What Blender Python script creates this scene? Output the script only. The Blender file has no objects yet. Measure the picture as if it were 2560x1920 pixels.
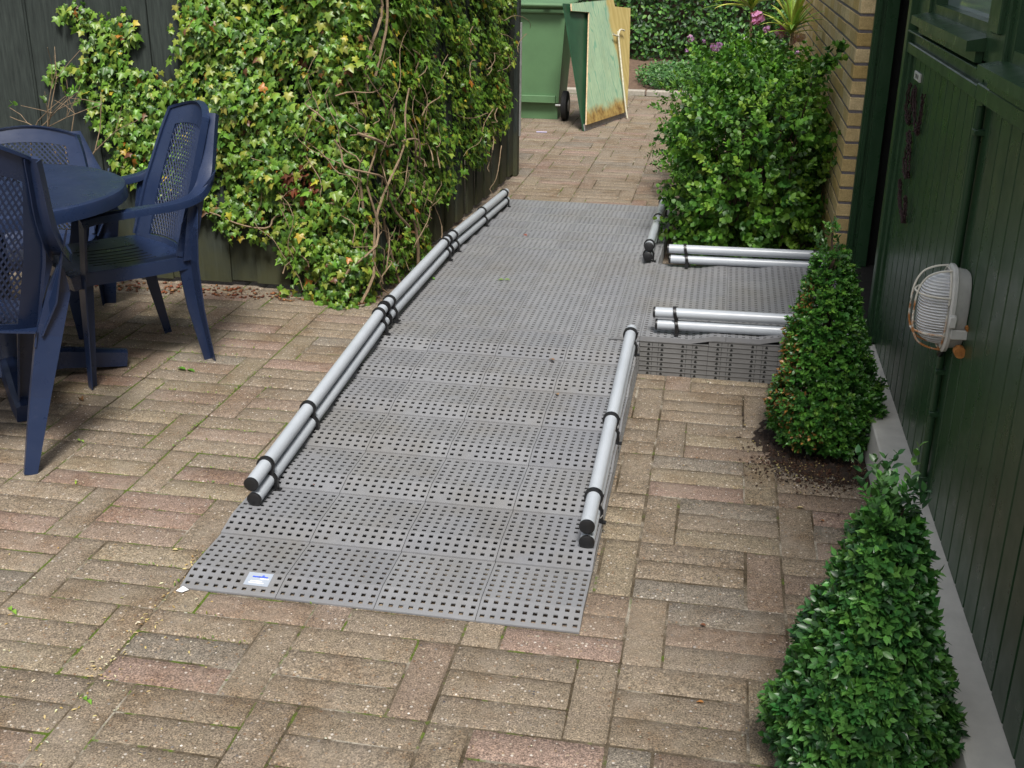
import bpy, math, random
import numpy as np
from mathutils import Vector, Matrix
SC = bpy.context.scene
COL = SC.collection
# ---------------------------------------------------------------- camera, sky, sun, exposure
cam = bpy.data.cameras.new("camera"); camo = bpy.data.objects.new("camera", cam); COL.objects.link(camo)
RT = Vector((0.98340539, 0.18107344, 0.01123612)); UP = Vector((-0.07745071, 0.36301313, 0.92855956)); FW = Vector((-0.16405862, 0.91402072, -0.37101333))
M4 = Matrix((RT, UP, -FW)).transposed().to_4x4(); M4.translation = Vector((0.1307, -2.4279, 1.5265))
camo.matrix_world = M4
cam.sensor_width = 36; cam.lens = 39.896; cam.clip_start = 0.05; cam.clip_end = 500
SC.camera = camo
SUN_EL, SUN_AZ = math.radians(58), math.radians(14)      # azimuth from -Y towards +X
w = bpy.data.worlds.new("World"); SC.world = w; w.use_nodes = True
nt = w.node_tree; bg = nt.nodes["Background"]; sky = nt.nodes.new("ShaderNodeTexSky")
sky.sky_type = 'NISHITA'; sky.sun_disc = False; sky.sun_elevation = SUN_EL
sky.sun_rotation = math.pi - SUN_AZ; sky.air_density = 1.0; sky.dust_density = 4.0; sky.ozone_density = 1.0
hs = nt.nodes.new('ShaderNodeHueSaturation'); hs.inputs['Saturation'].default_value = 0.45
nt.links.new(sky.outputs[0], hs.inputs['Color']); nt.links.new(hs.outputs[0], bg.inputs[0]); bg.inputs[1].default_value = 0.105
sl = bpy.data.lights.new("sun", 'SUN'); so = bpy.data.objects.new("sun", sl); COL.objects.link(so)
sl.energy = 3.6; sl.angle = math.radians(14); sl.color = (1.0, 0.97, 0.92)
sd = Vector((math.sin(SUN_AZ)*math.cos(SUN_EL), -math.cos(SUN_AZ)*math.cos(SUN_EL), math.sin(SUN_EL)))
so.rotation_euler = sd.to_track_quat('Z', 'Y').to_euler(); so.location = sd*20
SC.view_settings.view_transform = 'Standard'; SC.view_settings.look = 'None'
SC.view_settings.exposure = 0.40; SC.view_settings.gamma = 1.0
rng = np.random.default_rng(7); random.seed(7)

# ---------------------------------------------------------------- helpers
def tag(o, label=None, cat=None, group=None, kind=None):
    if label: o['label'] = label
    if cat: o['category'] = cat
    if group: o['group'] = group
    if kind: o['kind'] = kind
    return o
def empty(name, loc=(0, 0, 0), rz=0.0, **k):
    o = bpy.data.objects.new(name, None); COL.objects.link(o); o.location = loc; o.rotation_euler = (0, 0, rz)
    o.empty_display_size = 0.05
    return tag(o, **k)
def link(name, me, parent=None, **k):
    o = bpy.data.objects.new(name, me); COL.objects.link(o)
    if parent: o.parent = parent
    return tag(o, **k)
def nrm(v): v = np.asarray(v, float); return v/np.linalg.norm(v)
class MB:
    def __init__(s): s.v = []; s.f = []; s.m = []; s.mi = 0
    def add(s, vs, fs, mi=None):
        b = len(s.v); s.v += [tuple(map(float, p)) for p in vs]; s.f += [tuple(i+b for i in f) for f in fs]
        s.m += [s.mi if mi is None else mi]*len(fs)
    def box(s, c, d, R=None, mi=None, bev=0):
        c = np.array(c, float); h = np.array(d, float)/2
        if bev:
            pts = []
            b = min(bev, h.min()*0.9)
            for sx in (-1, 1):
                for sy in (-1, 1):
                    for sz in (-1, 1):
                        p = np.array((sx, sy, sz))*h
                        for ax in range(3):
                            q = p.copy()
                            for a2 in range(3):
                                if a2 != ax: q[a2] -= (sx, sy, sz)[a2]*b
                            pts.append(q)
            pts = np.array(pts)
            idx = lambda sx, sy, sz, ax: ((sx*2+sy)*2+sz)*3+ax
            fs = []
            for ax in range(3):
                for sg in (0, 1):
                    a1, a2 = [a for a in range(3) if a != ax]
                    q = []
                    for u, v in ((0, 0), (1, 0), (1, 1), (0, 1)):
                        t = [0, 0, 0]; t[ax] = sg; t[a1] = u; t[a2] = v
                        q.append(idx(*t, ax))
                    if (sg == 1) != (ax != 1): q = q[::-1]
                    fs.append(q)
            for ax in range(3):
                a1, a2 = [a for a in range(3) if a != ax]
                for u in (0, 1):
                    for v in (0, 1):
                        t0 = [0, 0, 0]; t1 = [0, 0, 0]; t0[a1] = t1[a1] = u; t0[a2] = t1[a2] = v; t1[ax] = 1
                        q = [idx(*t0, a1), idx(*t1, a1), idx(*t1, a2), idx(*t0, a2)]
                        if (u == v) != (ax == 1): q = q[::-1]
                        fs.append(q[::-1] if False else q)
            for sx in (0, 1):
                for sy in (0, 1):
                    for sz in (0, 1):
                        q = [idx(sx, sy, sz, a) for a in range(3)]
                        if (sx+sy+sz) % 2 == 0: q = q[::-1]
                        fs.append(q)
        else:
            pts = np.array([(x, y, z) for x in (-1, 1) for y in (-1, 1) for z in (-1, 1)])*h
            fs = [(0, 1, 3, 2), (4, 6, 7, 5), (0, 4, 5, 1), (2, 3, 7, 6), (0, 2, 6, 4), (1, 5, 7, 3)]
        if R is not None: pts = pts@np.array(R, float).T
        s.add(pts+c, fs, mi)
    def bx(s, x0, x1, y0, y1, z0, z1, mi=None, bev=0):
        s.box(((x0+x1)/2, (y0+y1)/2, (z0+z1)/2), (x1-x0, y1-y0, z1-z0), None, mi, bev)
    def sweep(s, path, prof, up=(0, 0, 1), scale=None, cap=True, closed=False, mi=None):
        # prof: list of (a,b) in the (side,up) frame, path: list of points; scale: per point (sa,sb)
        P = np.array(path, float); n = len(P); up = np.array(up, float); k = len(prof); vs = []
        for i in range(n):
            if closed: t = P[(i+1) % n]-P[i-1]
            else: t = P[min(i+1, n-1)]-P[max(i-1, 0)]
            t = nrm(t); sd_ = np.cross(t, up)
            if np.linalg.norm(sd_) < 1e-4: sd_ = np.cross(t, (0.3, 1, 0))
            sd_ = nrm(sd_); u2 = np.cross(sd_, t)
            sc = (1, 1) if scale is None else scale[i]
            for a, b in prof: vs.append(P[i]+sd_*a*sc[0]+u2*b*sc[1])
        fs = []
        for i in range(n if closed else n-1):
            j = (i+1) % n
            for q in range(k): fs.append((i*k+q, i*k+(q+1) % k, j*k+(q+1) % k, j*k+q))
        if cap and not closed: fs += [tuple(range(k))[::-1], tuple(range((n-1)*k, n*k))]
        s.add(vs, fs, mi)
    def tube(s, path, r, n=8, cap=True, closed=False, mi=None):
        rr = r if hasattr(r, '__len__') else [r]*len(path)
        s.sweep(path, [(math.cos(2*math.pi*i/n), math.sin(2*math.pi*i/n)) for i in range(n)], scale=[(q, q) for q in rr], cap=cap, closed=closed, mi=mi)
    def poly(s, pts, thick, normal, mi=None):
        P = np.array(pts, float); nn = nrm(normal)*thick; k = len(P)
        s.add(list(P)+list(P+nn), [tuple(range(k))[::-1], tuple(range(k, 2*k))]+[(i, (i+1) % k, k+(i+1) % k, k+i) for i in range(k)], mi)
    def xf(s, fn):
        s.v = [tuple(fn(np.array(p))) for p in s.v]; return s
    def mesh(s, name, mats, smooth=False):
        me = bpy.data.meshes.new(name); me.from_pydata(s.v, [], s.f)
        for m in (mats if isinstance(mats, (list, tuple)) else [mats]): me.materials.append(m)
        if any(s.m): me.polygons.foreach_set('material_index', s.m)
        if smooth: me.polygons.foreach_set('use_smooth', [True]*len(me.polygons))
        me.update()
        if smooth:
            try: me.set_sharp_from_angle(angle=math.radians(38))
            except Exception: pass
        return me
    def build(s, name, mats, parent=None, smooth=False, **k): return link(name, s.mesh(name, mats, smooth), parent, **k)
def fastmesh(name, V, tris_or_quads, nper, mat, colors=None, smooth=False):
    me = bpy.data.meshes.new(name); F = np.asarray(tris_or_quads).reshape(-1, nper)
    me.vertices.add(len(V)); me.vertices.foreach_set('co', np.asarray(V, np.float32).ravel())
    me.loops.add(F.size); me.loops.foreach_set('vertex_index', F.astype(np.int32).ravel())
    me.polygons.add(len(F)); me.polygons.foreach_set('loop_start', np.arange(0, F.size, nper, dtype=np.int32))
    me.polygons.foreach_set('loop_total', np.full(len(F), nper, np.int32))
    if colors is not None:
        a = me.color_attributes.new('tint', 'FLOAT_COLOR', 'POINT'); a.data.foreach_set('color', np.asarray(colors, np.float32).ravel())
    me.materials.append(mat); me.update(calc_edges=True)
    if smooth: me.polygons.foreach_set('use_smooth', [True]*len(F))
    me.validate()
    return me

# ---------------------------------------------------------------- materials
class NM:
    def __init__(s, name, rough=0.6, spec=0.5, metal=0.0):
        s.m = bpy.data.materials.new(name); s.m.use_nodes = True; s.t = s.m.node_tree; s.b = s.t.nodes["Principled BSDF"]
        s.b.inputs['Roughness'].default_value = rough; s.b.inputs['Metallic'].default_value = metal
        s.b.inputs['Specular IOR Level'].default_value = spec
    def n(s, typ, **k):
        x = s.t.nodes.new(typ)
        for a, v in k.items():
            if a.startswith('i_'):
                key = a[2:]; key = int(key) if key.isdigit() else key.replace('_', ' ')
                x.inputs[key].default_value = v
            else: setattr(x, a, v)
        return x
    def l(s, a, b): s.t.links.new(a, b)
    def coord(s, scale=None, obj=True):
        c = s.n('ShaderNodeTexCoord'); o = c.outputs['Object' if obj else 'Generated']
        if scale:
            mp = s.n('ShaderNodeMapping'); mp.inputs['Scale'].default_value = scale; s.l(o, mp.inputs[0]); return mp.outputs[0]
        return o
    def noise(s, scale, det=4, rough=0.6, vec=None, out='Fac'):
        x = s.n('ShaderNodeTexNoise'); x.inputs['Scale'].default_value = scale; x.inputs['Detail'].default_value = det; x.inputs['Roughness'].default_value = rough
        if vec is not None: s.l(vec, x.inputs['Vector'])
        return x.outputs[out]
    def ramp(s, fac, stops, interp='LINEAR'):
        r = s.n('ShaderNodeValToRGB'); r.color_ramp.interpolation = interp; e = r.color_ramp.elements
        while len(e) < len(stops): e.new(0.5)
        for x, (p, c) in zip(e, stops): x.position = p; x.color = (*c, 1) if len(c) == 3 else c
        s.l(fac, r.inputs[0]); return r.outputs[0]
    def mix(s, fac, a, b, mode='MIX'):
        x = s.n('ShaderNodeMix', data_type='RGBA', blend_type=mode)
        for v, i in ((fac, 0), (a, 6), (b, 7)):
            if isinstance(v, (int, float)): x.inputs[i].default_value = v
            elif isinstance(v, tuple): x.inputs[i].default_value = (*v, 1) if len(v) == 3 else v
            else: s.l(v, x.inputs[i])
        return x.outputs[2]
    def math(s, op, a, b=0.5, c=None):
        x = s.n('ShaderNodeMath', operation=op)
        for i, v in enumerate((a, b) if c is None else (a, b, c)):
            if isinstance(v, (int, float)): x.inputs[i].default_value = v
            else: s.l(v, x.inputs[i])
        return x.outputs[0]
    def col(s, c):
        if isinstance(c, tuple): s.b.inputs['Base Color'].default_value = (*c, 1)
        else: s.l(c, s.b.inputs['Base Color'])
    def rough(s, c): s.l(c, s.b.inputs['Roughness'])
    def bump(s, h, strength=0.3, dist=0.002):
        x = s.n('ShaderNodeBump'); x.inputs['Strength'].default_value = strength; x.inputs['Distance'].default_value = dist
        s.l(h, x.inputs['Height']); s.l(x.outputs[0], s.b.inputs['Normal'])
def simple(name, c, rough=0.6, var=0.15, scale=30, bump=0.0, metal=0.0, spec=0.5, dist=0.001):
    m = NM(name, rough, spec, metal); v = m.coord(); n1 = m.noise(scale, 5, vec=v)
    lo = tuple(max(0, x*(1-var)) for x in c); hi = tuple(min(1, x*(1+var)) for x in c)
    m.col(m.ramp(n1, [(0.3, lo), (0.7, hi)]))
    m.rough(m.math('MULTIPLY_ADD', m.noise(scale*0.7, 3, vec=v), 0.25, rough-0.12))
    if bump: m.bump(m.noise(scale*6, 4, vec=v), bump, dist)
    return m.m

def tint_attr(m): a = m.n('ShaderNodeAttribute'); a.attribute_name = 'tint'; return a.outputs['Color']
def mat_paver():
    m = NM('concrete paver', 0.9, 0.25); v = m.coord(); t = tint_attr(m)
    big = m.noise(9, 5, 0.7, vec=v); fine = m.noise(260, 4, 0.7, vec=v); med = m.noise(70, 5, 0.75, vec=v)
    c = m.mix(m.ramp(big, [(0.35, (0, 0, 0)), (0.7, (1, 1, 1))]), t, (0.200, 0.163, 0.120)); 
    mixn = m.t.nodes[-1]
    c0 = m.mix(0.36, t, m.mix(m.ramp(m.noise(14, 5, 0.7, vec=v), [(0.42, (0, 0, 0)), (0.62, (1, 1, 1))]), (0.165, 0.140, 0.098), (0.215, 0.182, 0.142)))
    c1 = m.mix(1.0, c0, m.ramp(fine, [(0.34, (0.34, 0.32, 0.30)), (0.5, (1.0, 1.0, 1.0)), (0.66, (2.0, 1.93, 1.8))]), 'MULTIPLY')
    c1 = m.mix(1.0, c1, m.ramp(med, [(0.3, (0.62, 0.60, 0.58)), (0.5, (1, 1, 1)), (0.7, (1.35, 1.33, 1.28))]), 'MULTIPLY')
    vo = m.n('ShaderNodeTexVoronoi', feature='F1'); vo.inputs['Scale'].default_value = 110; m.l(v, vo.inputs['Vector'])
    sep = m.n('ShaderNodeSeparateColor'); m.l(vo.outputs['Color'], sep.inputs[0])
    inside = m.math('LESS_THAN', vo.outputs['Distance'], 0.34)
    pick = m.math('GREATER_THAN', sep.outputs[0], 0.80)
    peb = m.math('MULTIPLY', inside, pick)
    pc = m.ramp(sep.outputs[1], [(0.0, (0.16, 0.09, 0.05)), (0.3, (0.30, 0.22, 0.14)), (0.55, (0.42, 0.36, 0.27)), (0.8, (0.55, 0.52, 0.46)), (1.0, (0.05, 0.05, 0.06))])
    c2 = m.mix(m.math('MULTIPLY', peb, 0.92), c1, pc)
    vo2 = m.n('ShaderNodeTexVoronoi', feature='F1'); vo2.inputs['Scale'].default_value = 48; m.l(v, vo2.inputs['Vector'])
    sep2 = m.n('ShaderNodeSeparateColor'); m.l(vo2.outputs['Color'], sep2.inputs[0])
    w2 = m.math('MULTIPLY', m.math('LESS_THAN', vo2.outputs['Distance'], m.math('MULTIPLY', sep2.outputs[1], 0.13)), m.math('GREATER_THAN', sep2.outputs[0], 0.66))
    c3 = m.mix(w2, c2, (0.66, 0.63, 0.56))
    # weathered dark blotches and pale sandy film
    st = m.noise(4.2, 6, 0.72, vec=v)
    c4 = m.mix(m.ramp(st, [(0.48, (0, 0, 0)), (0.70, (0.8, 0.8, 0.8))]), c3, m.mix(1.0, c3, (0.66, 0.54, 0.42), 'MULTIPLY'))
    st2 = m.noise(2.3, 7, 0.75, vec=v)
    c4 = m.mix(m.ramp(st2, [(0.50, (0, 0, 0)), (0.68, (0.45, 0.45, 0.45))]), c4, (0.30, 0.265, 0.21))
    m.col(m.mix(1.0, c4, (0.97, 0.945, 0.955), 'MULTIPLY'))
    h = m.math('ADD', m.math('MULTIPLY', fine, 0.6), m.math('ADD', m.math('MULTIPLY', med, 0.8), m.math('MULTIPLY', peb, 0.25)))
    m.bump(h, 0.75, 0.0035)
    return m.m
def mat_joint():
    m = NM('joint sand', 0.95, 0.1); v = m.coord()
    a = m.noise(5, 4, 0.65, vec=v); f = m.noise(220, 3, 0.7, vec=v)
    c = m.ramp(a, [(0.40, (0.065, 0.05, 0.032)), (0.53, (0.13, 0.105, 0.075)), (0.62, (0.30, 0.27, 0.22))])
    # moss grows in the joints of the left half of the patio
    sx = m.n('ShaderNodeSeparateXYZ'); m.l(v, sx.inputs[0])
    left = m.math('MULTIPLY_ADD', sx.outputs[0], -0.42, 0.18)
    mo = m.math('ADD', m.noise(11, 4, 0.7, vec=v), m.math('MINIMUM', m.math('MULTIPLY', left, 0.16), 0.12))
    c = m.mix(m.ramp(mo, [(0.60, (0, 0, 0)), (0.68, (1, 1, 1))]), c, (0.085, 0.125, 0.02))
    m.col(m.mix(1.0, c, m.ramp(f, [(0.3, (0.5, 0.5, 0.5)), (0.7, (1.4, 1.4, 1.4))]), 'MULTIPLY'))
    m.bump(f, 0.8, 0.003)
    return m.m
def mat_ramp():
    m = NM('grey ribbed plastic', 0.5, 0.45); v = m.coord(); g = m.n('ShaderNodeObjectInfo')
    c = m.ramp(m.noise(7, 5, 0.7, vec=v), [(0.3, (0.178, 0.182, 0.192)), (0.7, (0.226, 0.229, 0.240))])
    c = m.mix(1.0, c, m.ramp(g.outputs['Random'], [(0, (0.94, 0.94, 0.95)), (1, (1.05, 1.045, 1.03))]), 'MULTIPLY')
    sp = m.noise(120, 3, 0.8, vec=v)
    c = m.mix(m.ramp(sp, [(0.66, (0, 0, 0)), (0.74, (0.5, 0.5, 0.5))]), c, (0.16, 0.14, 0.11))
    d = m.noise(16, 5, 0.75, vec=v); geo = m.n('ShaderNodeNewGeometry'); wd = m.noise(2.6, 6, 0.75, vec=geo.outputs['Position'])
    c = m.mix(m.ramp(wd, [(0.46, (0, 0, 0)), (0.72, (0.55, 0.55, 0.55))]), c, (0.165, 0.15, 0.125))
    c = m.mix(m.ramp(m.noise(70, 6, 0.85, vec=geo.outputs['Position']), [(0.60, (0, 0, 0)), (0.70, (0.5, 0.5, 0.5))]), c, (0.30, 0.30, 0.30))
    m.col(c); m.rough(m.ramp(d, [(0.3, (0.32,)*3), (0.7, (0.5,)*3)])); m.bump(m.noise(420, 3, 0.8, vec=v), 0.25, 0.0008)
    return m.m
def mat_leaf(name, trans=0.25, rough=0.42, bright=1.0, spec=0.5):
    m = NM(name, rough, spec); t = tint_attr(m); v = m.coord()
    c = m.mix(1.0, t, m.ramp(m.noise(60, 3, vec=v), [(0.3, (0.78*bright,)*3), (0.7, (1.2*bright,)*3)]), 'MULTIPLY')
    m.col(c)
    tr = m.n('ShaderNodeBsdfTranslucent'); m.l(m.mix(1.0, c, (1.25, 1.35, 0.6), 'MULTIPLY'), tr.inputs[0])
    ms = m.n('ShaderNodeMixShader'); ms.inputs[0].default_value = trans
    out = [n for n in m.t.nodes if n.type == 'OUTPUT_MATERIAL'][0]
    m.l(m.b.outputs[0], ms.inputs[1]); m.l(tr.outputs[0], ms.inputs[2]); m.l(ms.outputs[0], out.inputs[0])
    return m.m
def mat_fence():
    m = NM('weathered green fence board', 0.78, 0.3); v = m.coord((1, 1, 0.08)); v2 = m.coord()
    g = m.noise(90, 5, 0.7, vec=v); b = m.noise(6, 4, vec=v2)
    c = m.ramp(g, [(0.3, (0.016, 0.021, 0.019)), (0.6, (0.034, 0.043, 0.038)), (0.8, (0.055, 0.063, 0.055))])
    sx = m.n('ShaderNodeSeparateXYZ'); m.l(v2, sx.inputs[0])
    low = m.math('ADD', m.math('MULTIPLY', sx.outputs[2], -1.5), m.math('MULTIPLY', b, 1.2))
    c = m.mix(m.ramp(low, [(0.05, (0, 0, 0)), (0.6, (0.75, 0.75, 0.75))]), c, (0.058, 0.058, 0.024))
    m.col(c); m.bump(g, 0.35, 0.002)
    return m.m
def mat_greenpaint():
    m = NM('dark green gloss paint', 0.34, 0.35); v = m.coord((1, 1, 0.15)); v2 = m.coord()
    c = m.ramp(m.noise(18, 5, 0.7, vec=v), [(0.3, (0.019, 0.050, 0.022)), (0.72, (0.032, 0.074, 0.034))])
    c = m.mix(m.ramp(m.noise(7, 6, 0.8, vec=v2), [(0.62, (0, 0, 0)), (0.8, (0.35, 0.35, 0.35))]), c, (0.06, 0.075, 0.06))
    m.col(c); m.rough(m.ramp(m.noise(12, 4, vec=v2), [(0.3, (0.24,)*3), (0.7, (0.40,)*3)])); m.bump(m.noise(40, 4, vec=v), 0.12, 0.001)
    return m.m
def mat_yellowbrick():
    m = NM('yellow brick', 0.88, 0.2); v = m.coord()
    t = tint_attr(m)
    f = m.noise(160, 5, 0.75, vec=v); b = m.noise(30, 4, vec=v)
    c = m.mix(1.0, t, m.ramp(f, [(0.3, (0.72, 0.68, 0.6)), (0.6, (1.08, 1.08, 1.06))]), 'MULTIPLY')
    c = m.mix(1.0, c, m.ramp(b, [(0.3, (0.86, 0.84, 0.8)), (0.7, (1.1, 1.1, 1.1))]), 'MULTIPLY')
    m.col(c); m.bump(m.math('ADD', f, b), 0.6, 0.003); return m.m
def mat_ply():
    m = NM('stained green plywood', 0.7, 0.3); v = m.coord(); w1 = m.n('ShaderNodeTexWave', wave_type='RINGS'); mp = m.n('ShaderNodeMapping'); mp.inputs['Scale'].default_value = (0.9, 1.2, 0.6)
    m.l(v, mp.inputs[0]); m.l(mp.outputs[0], w1.inputs[0]); w1.inputs['Scale'].default_value = 3.2; w1.inputs['Distortion'].default_value = 9; w1.inputs['Detail'].default_value = 3; w1.inputs['Detail Scale'].default_value = 1.6
    n = m.noise(5, 5, 0.7, vec=v)
    g = m.ramp(w1.outputs[0], [(0.0, (0.33, 0.48, 0.33)), (0.5, (0.37, 0.51, 0.35)), (0.9, (0.39, 0.51, 0.34)), (1.0, (0.20, 0.40, 0.28))])
    g = m.mix(1.0, g, m.ramp(m.noise(7, 5, 0.7, vec=v), [(0.3, (0.8, 0.85, 0.85)), (0.7, (1.12, 1.1, 1.05))]), 'MULTIPLY')
    g = m.mix(m.ramp(n, [(0.5, (0, 0, 0)), (0.75, (0.35, 0.35, 0.35))]), g, (0.36, 0.42, 0.24))
    sx = m.n('ShaderNodeSeparateXYZ'); m.l(v, sx.inputs[0])
    z = m.math('ADD', sx.outputs[2], m.math('MULTIPLY', m.noise(9, 3, vec=v), 0.16))
    c = m.mix(m.ramp(z, [(0.20, (1, 1, 1)), (0.27, (0, 0, 0))]), g, m.ramp(m.noise(14, 5, vec=v), [(0.35, (0.16, 0.085, 0.025)), (0.6, (0.42, 0.30, 0.10))]))
    y = m.math('ADD', sx.outputs[1], m.math('MULTIPLY', n, 0.20))
    c = m.mix(m.ramp(m.math('SUBTRACT', y, 7.90), [(0.0, (0, 0, 0)), (0.05, (1, 1, 1))]), c, m.ramp(w1.outputs[0], [(0, (0.44, 0.34, 0.12)), (1, (0.52, 0.42, 0.17))]))
    m.col(c); return m.m
M = {}
M['paver'] = mat_paver(); M['joint'] = mat_joint(); M['ramp'] = mat_ramp()
M['core'] = simple('near black shade', (0.012, 0.011, 0.010), 0.8)  # near-black stands in for shade below the tiles; the threshold shares it
M['side'] = simple('grey plastic side', (0.15, 0.148, 0.145), 0.6, 0.1, 20)
M['black'] = simple('black rubbery plastic', (0.010, 0.010, 0.011), 0.42, 0.2)
def mat_pipe():
    m = NM('grey plastic pipe', 0.3, 0.5); v = m.coord()
    c = m.ramp(m.noise(5, 5, 0.7, vec=v), [(0.3, (0.36, 0.39, 0.425)), (0.7, (0.42, 0.45, 0.485))])
    c = m.mix(m.ramp(m.noise(38, 6, 0.85, vec=m.coord((1, 0.3, 1))), [(0.68, (0, 0, 0)), (0.78, (0.6, 0.6, 0.6))]), c, (0.2, 0.2, 0.2))
    m.col(c); return m.m
M['pipe'] = mat_pipe()
M['ivy'] = mat_leaf('ivy leaf', 0.25, 0.40); M['box'] = mat_leaf('box leaf', 0.22, 0.36, spec=0.55); M['shrubleaf'] = mat_leaf('shrub leaf', 0.22, 0.5, 0.85); M['hedge'] = mat_leaf('hedge leaf', 0.2, 0.5)
M['petal'] = mat_leaf('petal', 0.35, 0.6)
M['bark'] = simple('bark', (0.22, 0.155, 0.095), 0.85, 0.35, 60, 0.6)
M['darkbark'] = simple('dark bark', (0.06, 0.04, 0.026), 0.9, 0.3, 60, 0.5)
M['fence'] = mat_fence(); M['green'] = mat_greenpaint()
M['brick'] = mat_yellowbrick(); M['mortar'] = simple('grey mortar', (0.17, 0.155, 0.16), 0.95, 0.2, 120, 0.6)
M['plinth'] = simple('smooth concrete', (0.60, 0.585, 0.53), 0.8, 0.10, 14, 0.3)
def mat_blue():
    m = NM('navy moulded plastic', 0.3, 0.5); v = m.coord()
    c = m.ramp(m.noise(7, 4, vec=v), [(0.3, (0.011, 0.021, 0.056)), (0.7, (0.017, 0.029, 0.070))])
    c = m.mix(m.ramp(m.noise(22, 6, 0.8, vec=v), [(0.58, (0, 0, 0)), (0.8, (0.3, 0.3, 0.3))]), c, (0.10, 0.10, 0.13))
    m.col(c); m.rough(m.ramp(m.noise(9, 5, 0.7, vec=v), [(0.3, (0.22,)*3), (0.7, (0.42,)*3)])); m.bump(m.noise(300, 2, vec=v), 0.05, 0.0005)
    return m.m
M['blue'] = mat_blue()
M['bin'] = simple('green bin plastic', (0.095, 0.190, 0.088), 0.5, 0.10, 5)
M['rubber'] = simple('black tyre rubber', (0.012, 0.012, 0.012), 0.75)
M['metal'] = simple('dull steel', (0.45, 0.45, 0.44), 0.4, 0.15, 40, 0, 0.6)
M['ply'] = mat_ply(); M['plyedge'] = simple('raw plywood edge', (0.55, 0.40, 0.24), 0.85, 0.25, 60)
M['darkboard'] = simple('dark green board paint', (0.020, 0.075, 0.036), 0.45, 0.2, 8)
M['greyboard'] = simple('grey board foot', (0.30, 0.29, 0.30), 0.7, 0.25, 30)
M['stick'] = simple('weathered white paint', (0.55, 0.53, 0.42), 0.6, 0.25, 40)
M['white'] = simple('aged white enamel', (0.60, 0.60, 0.56), 0.42, 0.12, 25, 0.1)
M['rust'] = simple('rust', (0.42, 0.17, 0.04), 0.8, 0.4, 80, 0.4)
M['paper'] = simple('white paper', (0.82, 0.82, 0.84), 0.8, 0.05)
M['soil'] = simple('dark damp soil', (0.042, 0.025, 0.016), 0.95, 0.7, 90, 1.0, dist=0.010)
M['twig'] = simple('purple brown twig', (0.030, 0.013, 0.012), 0.8, 0.4, 80, 0.5)
M['deck'] = simple('label blue print', (0.05, 0.10, 0.55), 0.5); M['label'] = simple('silver label film', (0.34, 0.38, 0.44), 0.3, 0.05)
M['recess_shade'] = simple('recess shade black', (0.006, 0.007, 0.006), 0.7)  # near-black paints the shade of recesses: doorway, module sides, seat
M['curb'] = simple('pale kerb stone', (0.34, 0.31, 0.26), 0.9, 0.2, 40, 0.6)
def mat_glass():
    m = NM('window glass', 0.06, 0.9); m.col((0.26, 0.33, 0.31)); m.b.inputs['Metallic'].default_value = 0.0  # pale green base colour stands in for bright reflections on the panes
    m.b.inputs['IOR'].default_value = 1.9; return m.m
M['glass'] = mat_glass()
def mat_lampglass():
    m = NM('ribbed lamp glass', 0.16, 0.5); m.col((0.52, 0.55, 0.56)); m.b.inputs['Transmission Weight'].default_value = 0.2
    m.b.inputs['IOR'].default_value = 1.3; v = m.coord(); sx = m.n('ShaderNodeSeparateXYZ'); m.l(v, sx.inputs[0])
    h = m.math('SINE', m.math('MULTIPLY', sx.outputs[2], 900.0)); m.col(m.ramp(m.math('MULTIPLY_ADD', h, .5, .5), [(0.0, (0.58, 0.60, 0.62)), (1.0, (0.86, 0.88, 0.89))])); m.bump(h, 0.7, 0.0025); return m.m
M['lampglass'] = mat_lampglass()
def mat_rustwhite():
    m = NM('rusting white wire', 0.5); v = m.coord()
    sx = m.n('ShaderNodeSeparateXYZ'); m.l(v, sx.inputs[0])
    f = m.math('ADD', m.math('ADD', m.math('MULTIPLY', sx.outputs[2], -2.6), -0.35), m.math('ADD', m.math('MULTIPLY', m.noise(35, 3, vec=v), 1.2), m.math('MULTIPLY', sx.outputs[0], -2.0)))
    f = m.math('ADD', f, -0.06)
    m.col(m.mix(m.ramp(f, [(0.45, (0, 0, 0)), (0.62, (1, 1, 1))]), (0.62, 0.60, 0.52), (0.42, 0.17, 0.045))); return m.m
M['wire'] = mat_rustwhite()

# ---------------------------------------------------------------- ground
g = MB(); g.add([(-60, -40, -0.055), (60, -40, -0.055), (60, 90, -0.055), (-60, 90, -0.055)], [(0, 1, 2, 3)])
g.build('ground', M['soil'], kind='structure')
g = MB(); g.add([(-5.2, -2.6, -0.0030), (0.72, -2.6, -0.0030), (0.72, 9.3, -0.0030), (-5.2, 9.3, -0.0030)], [(0, 1, 2, 3)])
g.build('joint_sand', M['joint'], kind='structure')
BW, D, WS = 0.28/3, 0.28, 0.37333
def soil_hole(x, y): return ((x-0.60)/0.27)**2+((y-1.08)/0.30)**2 < 1
PAL = [((0.196, 0.164, 0.122), 7), ((0.212, 0.178, 0.134), 6), ((0.176, 0.150, 0.117), 5), ((0.212, 0.165, 0.135), 3), ((0.224, 0.160, 0.137), 2.2), ((0.165, 0.154, 0.133), 2), ((0.218, 0.188, 0.134), 3.5), ((0.192, 0.146, 0.115), 3.5)]
pw = np.array([p[1] for p in PAL], float); pw /= pw.sum()
PV, PF, PC = [], [], []
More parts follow.
